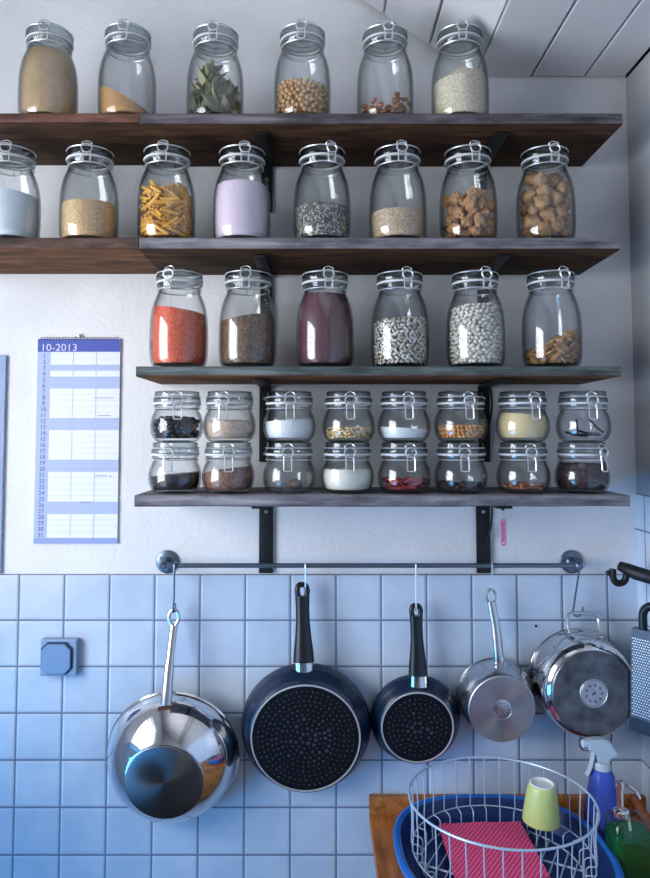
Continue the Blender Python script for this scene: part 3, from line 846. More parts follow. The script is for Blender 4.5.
def chilli(seed):
    rng = random.Random(seed); m = MB()
    pts = [(t * .026 - .013, .004 * math.sin(t * 3 + seed), .002 * math.sin(t * 5)) for t in [i / 6 for i in range(7)]]
    m.tube(pts, [.0014, .0032, .0038, .0036, .0030, .002, .0008], 8); return m.mesh('dried_chilli', plain('chilli_skin%d' % seed, C(142 + 10 * (seed % 3), 34, 30), .35, 0, .5, .25, 60))
fill('chilli_crumbs', 'small', p, flat(.013), MT['chilli'], 'dark red chilli crumbs covering the bottom of the chilli jar', 'chilli', rmax=.85)
scatter('dried_chilli', 'small', p, flat(.026), [chilli(i) for i in range(3)], [(-.008, 0, 0), (0, 0, 0), (.008, 0, 0)], .0030, 'dried dark red chilli in the fifth jar of the bottom row', 'chilli', 'dried chillies in their jar', 4000, 31, .25, want=60)
p = small(True, 460.5, -2, 'small clip-top jar with a few dark cardamom pods, sixth in the bottom row')
def pod(seed):
    m = MB(); m.blob((0, 0, 0), .0062, 2, .12, 2, seed, (1.5, .85, .8)); return m.mesh('dark_pod', plain('dark_pod%d' % seed, C(46, 36, 40), .5, 0, .4, .25, 60))
scatter('dark_pod', 'small', p, flat(.019), [pod(i) for i in range(3)], [(-.004, 0, 0), (.004, 0, 0)], .0048, 'dark dried pod in the sixth jar of the bottom row', 'spice', 'dark pods in their jar', 2500, 32, .2, want=34)
p = small(True, 523, 2, 'small clip-top jar with flat cinnamon pieces, seventh in the bottom row')
def bark(seed):
    m = MB()
    m.tube([(-.020, 0, 0), (0, .001 * seed, .0004), (.020, 0, 0)], [.0042, .0046, .0042], 10, flat=.55); return m.mesh('cinnamon_bark', MT['cinnamon'])
scatter('cinnamon_bark', 'small', p, flat(.018), [bark(i) for i in range(3)], [(-.014, 0, 0), (-.005, 0, 0), (.005, 0, 0), (.014, 0, 0)], .0030, 'reddish brown piece of cinnamon bark in the seventh jar of the bottom row', 'cinnamon', 'cinnamon pieces in their jar', 3000, 33, .08, want=34)
p = small(True, 582, 30, 'small clip-top jar full of dark red-black leaves, rightmost in the bottom row')
fill('dark_tea_leaves', 'small', p, slope(.058, 0, 0, .02), MT['tea'], 'red-black dried leaves in the rightmost jar of the bottom row', 'tea', bumpy=.003)

p = small(False, 177, 12, 'small clip-top jar of shiny black olives, leftmost of the upper row')
def olive(seed):
    m = MB(); m.blob((0, 0, 0), .0075, 2, .1, 2, seed, (1.2, .95, .9)); return m.mesh('black_olive', plain('black_skin%d' % seed, C(26, 26, 34), .3, 0, .5, .3, 40))
fill('black_beans', 'small', p, slope(.043, -.02, 0, .06), MT['black'], 'shiny black beans packed in the middle of the leftmost upper jar', 'beans', rmax=.8, bumpy=.002)
shell('black_bean', 'small', p, slope(.049, -.02, 0, .06), seed_mesh('black_bean', rndcol('black_bean_skin', C(18, 18, 24), C(46, 44, 56), .28), .0046, (1, 1.3, .95)), .0118, .0092, .0046, 'shiny black bean in the leftmost jar of the upper row', 'bean', 'black beans in their jar', 43, 1.0)
p = small(False, 229.5, -6, 'small clip-top jar of pinkish beige flakes, second of the upper row')
fill('beige_flakes', 'small', p, slope(.043, .02, 0, .05), MT['beige'], 'pinkish beige flakes in the second jar of the upper row', 'flakes', bumpy=.002)
p = small(False, 289.5, 4, 'small clip-top jar of white sugar, above the nutmeg jar')
fill('white_sugar', 'small', p, slope(.045, .06, 0, .05), MT['sugar'], 'white sugar in the third jar of the upper row', 'sugar')
p = small(False, 348.5, 2, 'small clip-top jar with yellow pine nuts at the bottom, fourth of the upper row')
fill('yellow_seeds', 'small', p, slope(.022, 0, 0, .02), MT['yellowseed'], 'pale yellow seeds packed in the middle of the fourth upper jar', 'seeds', rmax=.86, bumpy=.002)
shell('yellow_seed', 'small', p, slope(.028, 0, 0, .02), seed_mesh('yellow_seed', rndcol('yellow_seed_skin', C(200, 168, 108), C(238, 216, 164), .45), .0027, (.9, 2.1, .9)), .0088, .0056, .0028, 'pale yellow seed in the fourth jar of the upper row', 'seed', 'yellow seeds in their jar', 45, 1.2)
p = small(False, 404, 4, 'small clip-top jar with a little white salt, above the red chilli jar')
fill('fine_salt', 'small', p, slope(.028, -.06, 0, .02), MT['sugar'], 'white salt in the fifth jar of the upper row', 'salt')
p = small(False, 460.5, 8, 'small clip-top jar with orange corn seeds at the bottom, sixth of the upper row')
fill('orange_corn', 'small', p, slope(.027, 0, 0, .02), MT['orangeseed'], 'orange corn seeds packed in the middle of the sixth upper jar', 'corn', rmax=.86, bumpy=.0015)
shell('corn_seed', 'small', p, slope(.032, 0, 0, .02), seed_mesh('corn_seed', rndcol('corn_skin', C(206, 134, 70), C(240, 190, 128), .4), .0033, (.9, 1.1, 1)), .0080, .0066, .0033, 'orange corn seed in the sixth jar of the upper row', 'seed', 'corn seeds in their jar', 44, 1.5)
p = small(False, 522.5, 12, 'small clip-top jar full of pale yellow semolina, seventh of the upper row')
fill('semolina', 'small', p, slope(.055, -.10, 0, .03), MT['semolina'], 'pale yellow semolina in the seventh jar of the upper row', 'semolina')
p = small(False, 583, 0, 'small clip-top jar with a few black vanilla pods, rightmost of the upper row')
for i, (a, b) in enumerate((((-.030, -.016, .013), (.028, -.022, .013)), ((-.022, -.030, .0125), (-.020, -.018, .046)), ((-.002, -.036, .046), (.036, -.014, .018)), ((-.018, -.008, .024), (.034, .004, .016)), ((-.036, .002, .020), (.018, .022, .012)))):
    m = MB(); a, b = Vector(a), Vector(b); mid = (a + b) / 2 + Vector((.001, .002, -.003 if i > 1 else .001))
    pts = smooth_path([a, mid, b], 5)
    m.tube(pts, [.0012] + [.0023] * (len(pts) - 2) + [.0010], 7)
    tag(m.build('vanilla_pod', MT['vanilla'], loc=p), 'black vanilla pod in the rightmost small jar of the upper row', 'vanilla pod', 'vanilla pods in their jar')

# ------------------------------------------------------------------ calendar and panel on the left
cy = -.0035
x0, x1 = X(36, 440, cy), X(119, 440, cy)
z1, z0 = Z(78, 338.6, cy), Z(78, 543.5, cy)
CW, CH = x1 - x0, z1 - z0
cal = thing('wall_calendar', 'tall narrow blue and white calendar page reading 10-2013 hanging on the wall', 'calendar', ((x0 + x1) / 2, 0, z1))
P_ = {k: plain('calendar_' + k, c, .6, 0, .3) for k, c in dict(white=C(232, 236, 246), blue=C(84, 96, 178), band=C(176, 190, 226), mid=C(150, 166, 214), ink=C(58, 66, 120), pale_ink=C(92, 102, 156), line=C(196, 206, 230), text=C(214, 220, 246)).items()}
m = MB(); m.box((0, -.0028, -CH / 2), (CW, .0050, CH), .0004)
page = m.build('page', P_['white'], cal, smooth=False)
yy = -.0055
def strip(name, mat, xa, xb, za, zb, y, par=cal, th=.0003):
    m = MB(); m.box(((xa + xb) / 2, y - th / 2, (za + zb) / 2), (xb - xa, th, abs(za - zb)))
    return m.build(name, mat, par, smooth=False)
hw = CW / 2
zf = lambda q: -CH * (q - 48) / (850 - 48)            # crop rows -> local z
strip('header', P_['blue'], -hw, hw, zf(50), zf(101), yy)
m = MB(); m.box((-hw + .078 * CW, yy - .00015, (zf(101) + zf(850)) / 2), (.156 * CW, .0003, zf(101) - zf(850)))
m.build('day_column', P_['band'], cal, smooth=False)
m = MB(); ro = lambda d: 106 + (d - 1) * 23.3
for d in (3, 5, 6, 12, 13, 19, 20, 26, 27):
    m.box((.078 * CW, yy - .00015, zf(ro(d) + 11.6)), (.844 * CW, .0003, CH * 22.6 / 802))
m.box((0, yy - .0002, (zf(828) + zf(850)) / 2), (CW, .0004, zf(828) - zf(850)), mi=1)
m.build('weekend_bands', [P_['band'], P_['mid']], cal, smooth=False)
m = MB()
for d in range(1, 32): m.box((.078 * CW, yy - .0004, zf(ro(d))), (.844 * CW, .0002, .0006))
for q in (.344, .438 + .005 + .27): m.box((-hw + q * CW + (.09 * CW if q < .4 else 0), yy - .0004, (zf(101) + zf(828)) / 2), (.0008, .0002, zf(101) - zf(828)))
m.build('ruled_lines', P_['line'], cal, smooth=False)
def text(name, s, size, x, y, z, mat, par, align='LEFT', sx=1.0, ext=.0002):
    cu = bpy.data.curves.new(name, 'FONT'); cu.body = s; cu.size = size; cu.align_x = align; cu.extrude = ext
    to = bpy.data.objects.new(name, cu)
    me = bpy.data.meshes.new_from_object(to); bpy.data.objects.remove(to); bpy.data.curves.remove(cu)
    me.name = name; me.materials.clear(); me.materials.append(mat)
    o = bpy.data.objects.new(name, me); COL.objects.link(o); o.parent = par
    o.location = (x, y, z); o.rotation_euler = (PI / 2, 0, 0); o.scale = (sx, 1, 1); return o
text('heading', '10-2013', .0225, -hw + .035 * CW, yy - .0006, zf(97), P_['text'], cal, sx=1.12)
text('day_numbers', '\n'.join(str(d) for d in range(1, 32)), 1, -hw + .085 * CW, yy - .0006, 0, P_['pale_ink'], cal, 'CENTER')
dn = [o for o in kids(cal) if o.name.startswith('day_numbers')][0]
stp = CH * 23.3 / 802
dn.scale = (stp, stp, 1); dn.location.z = zf(ro(1) + 20)
m = MB()                                                     # scribbles in two fields
for (a, b, zz) in ((.70, .93, 283), (.74, .90, 352), (.72, .86, 588), (.55, .68, 690)):
    pts = [(-hw + (a + (b - a) * i / 14) * CW, yy - .0006, zf(zz) + .0012 * math.sin(i * 2.1 + zz)) for i in range(15)]
    m.tube(pts, .0004, 4)
m.tube([(-hw + .90 * CW, yy - .0006, zf(589)), (-hw + .915 * CW, yy - .0006, zf(590))], .0012, 6)
m.build('handwriting', P_['ink'], cal)
m = MB(); n = 26
for i in range(n):
    xx = -hw + CW * (.04 + .92 * i / (n - 1))
    m.tube([(xx + .0012 * math.sin(a) * .3, -.003 + .0042 * math.cos(a), -.001 + .0042 * math.sin(a)) for a in [2 * PI * k / 10 for k in range(10)]], .0006, 4, True)
m.build('spiral_binding', M['iron'], cal)
m = MB(); m.tube(smooth_path([(-.012, -.003, .003), (-.007, -.003, .004), (0, -.002, .009), (.007, -.003, .004), (.012, -.003, .003)], 4), .0009, 6)
m.build('hanger', M['wire'], cal)
m = MB(); m.lathe([(0, .004), (.0035, .003), (.0042, 0), (0, 0)], 14, Tr(0, -.004, .006) @ FACE); m.build('nail_head', M['screw'], cal)

m = MB(); xr = X(2.6, 460, -.012)
zt, zb = Z(2, 355, -.012), Z(2, 574, -.012)
m.box((xr - .06, -.0045, (zt + zb) / 2), (.12, .007, zt - zb), .0015)
tag(m.build('notice_board', plain('grey_blue_board', C(146, 164, 200), .5, 0, .4, .08, 12), smooth=False), 'grey-blue board on the wall at the left edge, left of the calendar', 'board')

# ------------------------------------------------------------------ socket cover
sx, sz = X(58.5, 657, -.02), Z(58.5, 657, -.02)
sw = thing('light_switch', 'square blue-grey switch with an eight-sided rocker on the tiles', 'switch', (sx, -.0064, sz))
hsz = .0395
m = MB(); m.box((.001, -.009, -.0005), (2 * hsz, .018, 2 * hsz), .003)
m.build('housing', plain('grey_blue_plastic', C(134, 158, 188), .4, 0, .4), sw, smooth=False)
def octa(h, c): return [(-h + c, -h), (h - c, -h), (h, -h + c), (h, h - c), (h - c, h), (-h + c, h), (-h, h - c), (-h, -h + c)]
m = MB(); m.prism([(x - .0015, z - .001) for x, z in octa(.0345, .0135)], -.0195, -.017)
m.build('dark_surround', plain('dark_seam', C(34, 50, 82), .5), sw, smooth=False)
m = MB(); m.prism([(x - .0025, z - .002) for x, z in octa(.0315, .0125)], -.0245, -.0185, bev=.0012)
m.build('rocker', plain('grey_blue_rocker', C(118, 148, 184), .35, 0, .5), sw, smooth=False)

# ------------------------------------------------------------------ rail
RYY = -.048
zr = Z(370, 565.5, RYY)
ra, rb = X(167.5, 565, -.002), X(571.5, 565, -.002)
rail = thing('pan_rail', 'thin grey-blue metal rail with round end plates under the lowest shelf', 'rail', ((ra + rb) / 2, 0, zr))
hl = (rb - ra) / 2
m = MB(); m.tube([(-hl, RYY, 0), (hl, RYY, 0)], .0052, 12); m.build('bar', M['rail'], rail)
for sgn in (-1, 1):
    m = MB()
    T = Tr(sgn * hl, -.0005, 0) @ FACE
    m.lathe([(0, .0), (.0255, .0), (.0255, .003), (.024, .0042), (.012, .0046), (.0085, .008), (.0075, .0475), (.0082, .052), (.0050, .0555), (0, .0555)], 28, T)
    for k in (0.5, 2.6, 4.7): m.lathe([(0, .0055), (.0022, .005), (.003, .0040), (0, .0040)], 10, T @ Tr(.0175 * math.cos(k), .0175 * math.sin(k), 0))
    m.build('end_plate', M['rail'], rail)

HG = 'wire hooks on the pan rail'
def hook(label, u, zb, r=.0018, lean=0.0, yb=None, big=.0085):
    """S-hook over the rail, its lower bend at height zb"""
    x = X(u, 566, RYY); yb = RYY if yb is None else yb
    o = thing('rail_hook', label, 'hook', (x, 0, zr), group=HG)
    m = MB(); R_ = .0052 + r + .0004
    top = [(0, RYY + R_ * math.cos(a), R_ * math.sin(a)) for a in [math.radians(q) for q in (-30, 0, 30, 60, 90, 120, 150, 180)]]
    L = zb - zr
    pts = top + [(lean * .3, RYY - R_ * .9, -.012), (lean * .8, yb - big * .8, L + .03), (lean, yb - big, L + big)]
    pts += [(lean, yb - big * math.cos(a), L + big - big * math.sin(a)) for a in [math.radians(q) for q in (30, 60, 90, 120, 150, 180)]]
    pts += [(lean, yb + big, L + big + .006)]
    m.tube(pts, r, 8); m.build('hook_wire', M['rail'] if r > .002 else M['wire'], o)
    return x

# ------------------------------------------------------------------ pans
WY = -.0125
def tilted(R, deg):
    """rim plane leaning off the wall at the top, its lower edge at the wall"""
    a = math.radians(deg)
    return Tr(0, WY - R * math.sin(a), 0) @ Matrix.Rotation(a, 4, 'X') @ FACE
def pan_root(name, label, cat, u, v, yrim):
    c = at(u, v, yrim)
    return thing(name, label, cat, (c.x, 0, c.z)), c
# 1 -- big steel saute pan
px1, c = pan_root('saute_pan', 'big polished steel pan with dark round base, leftmost on the rail', 'pan', 173.4, 753.5, WY - .024)
R1 = .1385; T = tilted(R1, 10)

prof = [(R1 - .0035, .004), (R1 + .0015, .000), (R1 + .003, .0015), (R1 + .0015, .0035), (R1 - .001, .006), (R1 - .002, .018), (R1 - .006, .037), (R1 - .014, .057), (R1 - .026, .076), (R1 - .042, .093), (R1 - .0565, .1045), (R1 - .0605, .1075)]
prof = [(r, z * .86) for r, z in prof]; inn = [(r - .0022, z - .0018) for r, z in reversed(prof[4:])]
m = MB(); m.lathe(prof + [(0, .1075 * .86), (0, .1050 * .86)] + inn, 72, T)
m.build('pan_body', M['chrome'], px1, ang=45)
rb_ = .0755; bz = .1075 * .86
m = MB(); m.lathe([(rb_ + .003, bz - .0013), (rb_ + .003, bz + .0037), (rb_ + .001, bz + .0050), (0, bz + .0044), (0, bz - .0013)], 64, T)
m.build('base_disc', M['darkbase'], px1)
# handle: from the rim upwards
hz0, hz1 = Z(171, 703, -.03) - c.z, Z(174, 623, -.05) - c.z
hx0, hx1 = X(171, 703, -.03) - c.x, X(173.5, 612, -.05) - c.x
m = MB()
pts = smooth_path([(hx0, WY - .079, hz0 - .008), (hx0 * .7 + hx1 * .3, WY - .073, hz0 + .035), ((hx0 + hx1) / 2, WY - .060, (hz0 + hz1) / 2), (hx1, RYY + .003, hz1 - .006)], 5)
m.tube(pts, [.0125] * 3 + [.0118] * 4 + [.0105] * 4 + [.0085] * 5, 14, flat=.62)
m.tube(smooth_path([(hx1 - .0005, RYY + .003, hz1 - .010), (hx1 - .0085, RYY + .003, hz1 + .002), (hx1 - .0105, RYY + .003, hz1 + .013), (hx1 - .006, RYY + .003, hz1 + .024), (hx1, RYY + .003, hz1 + .027), (hx1 + .006, RYY + .003, hz1 + .024), (hx1 + .0105, RYY + .003, hz1 + .013), (hx1 + .0085, RYY + .003, hz1 + .002), (hx1 + .0005, RYY + .003, hz1 - .010)], 4), .0042, 8)
m.build('handle', M['steel'], px1)
m = MB(); m.box((hx0, WY - .071, hz0 - .006), (.034, .010, .022), .004); m.build('handle_mount', M['steel'], px1)
hook('dark wire hook holding the big polished steel pan', 175.2, c.z + hz1 + .0225, .0026, lean=-.002, yb=RYY + .003, big=.0095)

# 2, 3 -- frying pans
def frying(label, u, v, R, depth, rr, hu, hv0, hv1, fv0, fv1, hw_, hook_label, hook_u, hook_r):
    root, c = pan_root('frying_pan', label, 'pan', u, v, WY - .020)
    T = tilted(R, 6.5)
    f = R / .14
    prof = [(R - .003, .004), (R, .000), (R + .0010, .0020), (R - .0005, .008), (R - .0035 * f, .018 * f), (R - .010 * f, .029 * f), (R - .019 * f, .038 * f), (rr + .003, depth - .0015), (rr + .0005, depth)]
    m = MB(); m.lathe(prof + [(0, depth), (0, depth - .004)] + [(r - .0025, z - .0022) for r, z in reversed(prof[3:])], 72, T)
    m.build('pan_body', M['enamel'], root, ang=45)
    m = MB(); m.lathe([(rr - .0035, depth + .0002), (rr - .003, depth + .0020), (rr - .0006, depth + .0020), (rr, depth + .0002)], 72, T, closed=True)
    m.build('base_ring', M['ringmetal'], root)
    m = MB(); m.lathe([(rr - .0040, depth + .0003), (rr - .0046, depth + .0012), (0, depth + .0012), (0, depth + .0003)], 64, T, mi=0)
    rng = random.Random(int(R * 1000)); k = 0
    rad = .012
    while rad < rr - .008:
        n = max(6, int(2 * PI * rad / .0112))
        for i in range(n):
            a = 2 * PI * i / n + k * .37; s = .0016 + rng.uniform(-.0003, .0008)
            if rad < rr * .45 and rng.random() < .35: s *= 1.7
            m.lathe([(0, .00045), (s, .0004), (s * 1.05, 0)], 7, T @ Tr(rad * math.cos(a), rad * math.sin(a), depth + .0012), mi=1)
        rad += .0098; k += 1
    m.lathe([(.0085, .0), (.009, .0005), (.0095, .0)], 28, T @ Tr(0, 0, depth + .0012), mi=1)
    m.build('base_disc', [M['panbase'], M['dot']], root)
    P0, P1 = at(hu[1], hv1, -.035) - c, at(hu[0], hv0, -.048) - c
    ya, yb = -.042 - R * .113, RYY + .004
    fa = at(hu[2], fv1, -.036) - c; fb = at(hu[2] - (hu[2] - hu[1]) , fv0, -.036) - c
    m = MB(); w = hw_
    m.tube([(fa.x, ya, fa.z), ((fa.x + fb.x) / 2, ya, (fa.z + fb.z) / 2), (fb.x, ya - .001, fb.z)], [w * 1.25, w * 1.2, w * 1.12], 18, flat=.62)
    m.build('ferrule', M['chrome'], root)
    m = MB(); d = P1 - P0
    q = [Vector((fb.x, ya - .001, fb.z - .002)) if t == 0 else Vector((fb.x + (P1.x - fb.x) * t, ya + (yb - ya) * t, fb.z + (P1.z - fb.z) * t)) for t in (0, .12, .3, .5, .68, .84, .94, 1.0)]
    ww = [w * k for k in (1.28, 1.22, 1.02, .86, .84, .90, .86, .55)]
    # handle with an eyelet near its tip: two cheeks round the hole
    m.tube([tuple(v) for v in q[:6]], ww[:6], 16, flat=.60)
    e = q[5]; tip = q[7]
    for s in (-1, 1):
        m.tube(smooth_path([(e.x + s * w * .42, e.y, e.z - .004), (e.x + s * w * .62, e.y, e.z + (tip.z - e.z) * .4), (tip.x + s * w * .42, tip.y, tip.z - .004), (tip.x, tip.y, tip.z - .0015)], 4), [w * .42] + [w * .34] * 11 + [w * .34], 10)
    m.build('handle', M['bakelite'], root)
    m = MB(); m.tube([(e.x, ya + .004, fa.z - .012), (fa.x, ya + .012, fa.z - .004)], w * .9, 10, flat=.5)
    zhole = c.z + (e.z + (tip.z - e.z) * .82)
    hook(hook_label, hook_u, c.z + tip.z - .0128, hook_r, yb=RYY + .004, big=.0092)
    return root
frying('large blue-black frying pan with dotted base and white ring, second on the rail', 306, 726.5, .1390, .051, .1150, (302, 304, 305), 584, 659, 658, 678, .0175, 'short thin hook holding the large frying pan', 305.5, .0016)
frying('small blue-black frying pan with dotted base and white ring, middle of the rail', 415.5, 719.5, .0965, .040, .0770, (416, 417, 417.5), 605, 673, 672, 691, .0160, 'hook holding the small frying pan', 415.5, .0019)

# 4 -- small steel saucepan
root4, c = pan_root('saucepan', 'small satin steel saucepan with long steel handle, fourth on the rail', 'pan', 494.5, 695, WY - .010)
R4, d4 = .0802, .062; T = tilted(R4, 6)
prof = [(R4 - .002, .003), (R4 + .002, .000), (R4 + .003, .0018), (R4 + .0005, .0045), (R4 - .001, .018), (R4 - .0025, .038), (R4 - .0055, .050), (R4 - .0095, .058), (R4 - .0115, d4)]
m = MB(); m.lathe(prof + [(0, d4), (0, d4 - .003)] + [(r - .002, z - .0016) for r, z in reversed(prof[3:])], 64, T); m.build('pan_body', M['steel'], root4, ang=50)
m = MB(); rr = .0700
m.lathe([(rr, d4 - .001), (rr, d4 + .003), (rr - .0012, d4 + .0042), (.021, d4 + .0042), (.0205, d4 + .0036), (.0195, d4 + .0042), (0, d4 + .0042), (0, d4 - .001)], 64, T)
m.build('base_disc', M['basesteel'], root4)
m = MB()
for k in range(10):
    a = 2 * PI * k / 10; m.box((0, 0, 0), (.0035, .002, .0004), 0, T @ Tr(.0135 * math.cos(a), .0135 * math.sin(a), d4 + .0043) @ Rz(a + PI / 2))
m.build('base_stamp', M['potbase'], root4, smooth=False)
A, B = at(496, 660, -.030) - c, at(491.5, 590, RYY) - c
m = MB(); yb = RYY + .003
pts = smooth_path([(A.x, WY - .034, A.z - .006), (A.x - .001, WY - .048, A.z + .010), ((A.x + B.x) / 2 + .001, -.052, (A.z + B.z) / 2), (B.x, yb, B.z - .026)], 5)
m.tube(pts, [.0105] * 5 + [.0100] * 5 + [.0092] * 6, 14, flat=.60)
e = Vector((B.x, yb, B.z - .028))
m.tube(smooth_path([(e.x, e.y, e.z - .002), (e.x - .0075, e.y, e.z + .006), (e.x - .0095, e.y, e.z + .016), (e.x - .006, e.y, e.z + .026), (e.x, e.y, e.z + .029), (e.x + .006, e.y, e.z + .026), (e.x + .0095, e.y, e.z + .016), (e.x + .0075, e.y, e.z + .006), (e.x, e.y, e.z - .002)], 4), .0030, 8)
m.build('handle', M['steel'], root4)
m = MB(); m.box((A.x, WY - .0300, A.z - .008), (.024, .012, .016), .003); m.build('handle_mount', M['steel'], root4)
hook('thin straight hook holding the small saucepan', 491.5, c.z + e.z + .0245, .0012, yb=yb, big=.0075)

# 5 -- steel stock pot with two loop handles
root5, c = pan_root('stock_pot', 'steel cooking pot with two loop handles, rightmost on the rail', 'pot', 578.5, 679, WY - .012)
R5, d5 = .1020, .094; T = Tr(0, WY, 0) @ FACE
prof = [(R5 - .002, .003), (R5 + .002, .000), (R5 + .0032, .0018), (R5 + .0005, .0045), (R5, .030), (R5 - .0005, .064), (R5 - .003, .076), (R5 - .008, .086), (R5 - .014, .0915), (R5 - .0175, d5)]
m = MB(); m.lathe(prof + [(0, d5), (0, d5 - .003)] + [(r - .002, z - .0016) for r, z in reversed(prof[3:])], 72, T); m.build('pot_body', M['chrome'], root5, ang=50)
rr = .0855
m = MB(); m.lathe([(rr - .001, d5 - .002), (rr, d5 + .001), (rr, d5 + .0045), (rr - .0015, d5 + .0060), (0, d5 + .0060), (0, d5 - .002)], 64, T); m.build('base_disc', M['potbase'], root5)
m = MB(); m.lathe([(.0265, 0), (.027, .0005), (.0285, .0005), (.029, 0)], 36, T @ Tr(0, 0, d5 + .0060)); m.lathe([(.0, .0003), (.0255, .0003), (.0258, 0)], 36, T @ Tr(0, 0, d5 + .0060), mi=0)
for k in range(9):
    a = 2 * PI * k / 9; m.box((0, 0, .0004), (.006, .003, .0008), .0001, T @ Tr(.0165 * math.cos(a), .0165 * math.sin(a), d5 + .0062) @ Rz(a + .9), mi=1)
m.box((0, 0, .0004), (.010, .004, .0008), .0001, T @ Tr(0, 0, d5 + .0062) @ Rz(.6), mi=1)
m.build('base_stamp', [M['basesteel'], M['darkbase']], root5, smooth=False)
def loop(ang, name, up):
    m = MB(); Q = Matrix.Rotation(-ang, 4, 'Y')
    w, h = .0335, .040
    y = WY - .026
    pts = smooth_path([(-w * .95, y - .020, R5 - .003), (-w, y - .012, R5 + .008), (-w, y, R5 + h * .75), (-w * .75, y + .002, R5 + h), (0, y + .003, R5 + h * 1.04), (w * .75, y + .002, R5 + h), (w, y, R5 + h * .75), (w, y - .012, R5 + .008), (w * .95, y - .020, R5 - .003)], 4)
    m.tube(pts, .0036, 10, T=Q)
    for s in (-1, 1): m.box((s * w * .95, y - .020, R5 + .0005), (.013, .018, .004), .0015, Q)
    m.build(name, M['steel'], root5)
loop(math.radians(-3), 'handle', 1); loop(math.radians(193), 'handle', 0)
zc5 = c.z + R5 + .040 * 1.04
x5 = X(579, 566, RYY)
o = thing('rail_hook', 'hook at the right end of the rail holding the cooking pot', 'hook', (x5, 0, zr), group=HG)
m = MB(); R_ = .0074; tx = c.x - .012 - x5; tz = zc5 - zr; ty = WY - .023
pts = [(0, RYY + R_ * math.cos(a), R_ * math.sin(a)) for a in [math.radians(q) for q in (-30, 0, 30, 60, 90, 120, 150, 180)]]
pts += [(tx * .25, RYY - .006, -.014), (tx * .95, ty - .002, tz + .016), (tx, ty, tz + .002), (tx + .003, ty, tz - .0055), (tx + .010, ty, tz - .0068), (tx + .017, ty, tz - .0035), (tx + .020, ty, tz + .006), (tx + .021, ty, tz + .013)]
m.tube(smooth_path(pts, 3), .0020, 8); m.build('hook_wire', M['rail'], o)

# hole plug in a tile
q = at(536, 626, -.0064)
m = MB(); m.lathe([(0, .0012), (.0022, .0010), (.003, 0), (0, 0)], 12, Tr(q.x, q.y - .0002, q.z) @ FACE)
tag(m.build('wall_screw', M['iron']), 'tiny dark screw in a tile between the saucepan and the pot', 'screw')

# cord and pink tag under the lowest shelf, cord behind the small jars
m = MB(); zb4 = sh[4] - TH_S[4]
pts = [at(492.5, 507, -.03), at(491.5, 520, -.026), at(489.5, 532, -.018), at(485.5, 541, -.012)]
pts[0].z = zb4 - .003
m.tube(smooth_path(pts, 5), .0022, 8); tag(m.build('black_cable', M['iron']), 'short black cable curling beside the right bracket under the lowest shelf', 'cable')
m = MB(); pts = [at(490.5, 388, -.03), at(492, 405, -.02), at(489.5, 425, -.014), at(487, 446, -.012)]
m.tube(smooth_path(pts, 5), .0022, 8); tag(m.build('black_cable', M['iron']), 'black cable hanging behind the small jars from the third shelf', 'cable')
hb = at(503, 510, -.10)
pk = thing('key_tag', 'small pink tag dangling from a black clip under the lowest shelf', 'tag', (hb.x, -.10, zb4 - .0022))
m = MB(); m.box((.004, 0, -.0015), (.042, .008, .003), .001); m.tube([(0, 0, -.002), (.001, 0, -.010), (-.001, 0, -.018)], [.003, .0042, .0028], 8); m.build('clip', M['iron'], pk)
zt_ = Z(503, 519, -.10) - (zb4 - .0022); zb_ = Z(503, 545, -.10) - (zb4 - .0022)
m = MB(); m.tube(smooth_path([(-.001, 0, zt_), (-.0045, 0, zt_ - .008), (-.0035, 0, (zt_ + zb_) / 2), (-.004, 0, zb_ + .004), (0, 0, zb_), (.004, 0, zb_ + .004), (.004, 0, (zt_ + zb_) / 2), (.0035, 0, zt_ - .008), (.001, 0, zt_)], 4), .0019, 8)
m.box((0, 0, (zt_ + zb_) / 2), (.006, .002, (zt_ - zb_) * .8), .0005)
m.build('pink_loop', plain('pink_plastic', C(206, 120, 160), .4), pk)

# ------------------------------------------------------------------ right wall: black arm and grater
arm = thing('wall_hook_arm', 'black metal arm with a U-shaped hook and small knob on the right wall', 'hook', at(640, 580, -.14))
A0 = arm.location.copy()
L_ = lambda u, v, y: at(u, v, y) - A0
m = MB()
a, b, e = L_(620, 566, -.095), L_(636, 573, -.125), Vector((RX - .0075 - A0.x, L_(655, 583, -.16).y, L_(655, 583, -.16).z))
m.tube([a, a.lerp(b, .5), b, b.lerp(e, .6), e], [.0100, .0130, .0145, .0140, .0130], 12)
m.build('arm', M['iron'], arm)
m = MB(); uu = [L_(u, v, -.09) for u, v in ((613, 569), (613, 577), (615.5, 582), (620, 583.3), (624.5, 581), (626.5, 575), (626, 570))]
m.tube(smooth_path(uu, 4), .0072, 10); m.build('hook', M['iron'], arm)
m = MB(); kx = L_(608.5, 573, -.09); m.blob(kx, .0062, 2); m.tube([kx, L_(613, 573, -.09)], .0022, 8); m.build('knob', M['iron'], arm)
m = MB(); m.box((RX - .0095 - A0.x, e.y, e.z), (.006, .05, .05), .002); m.build('mount_plate', M['iron'], arm)

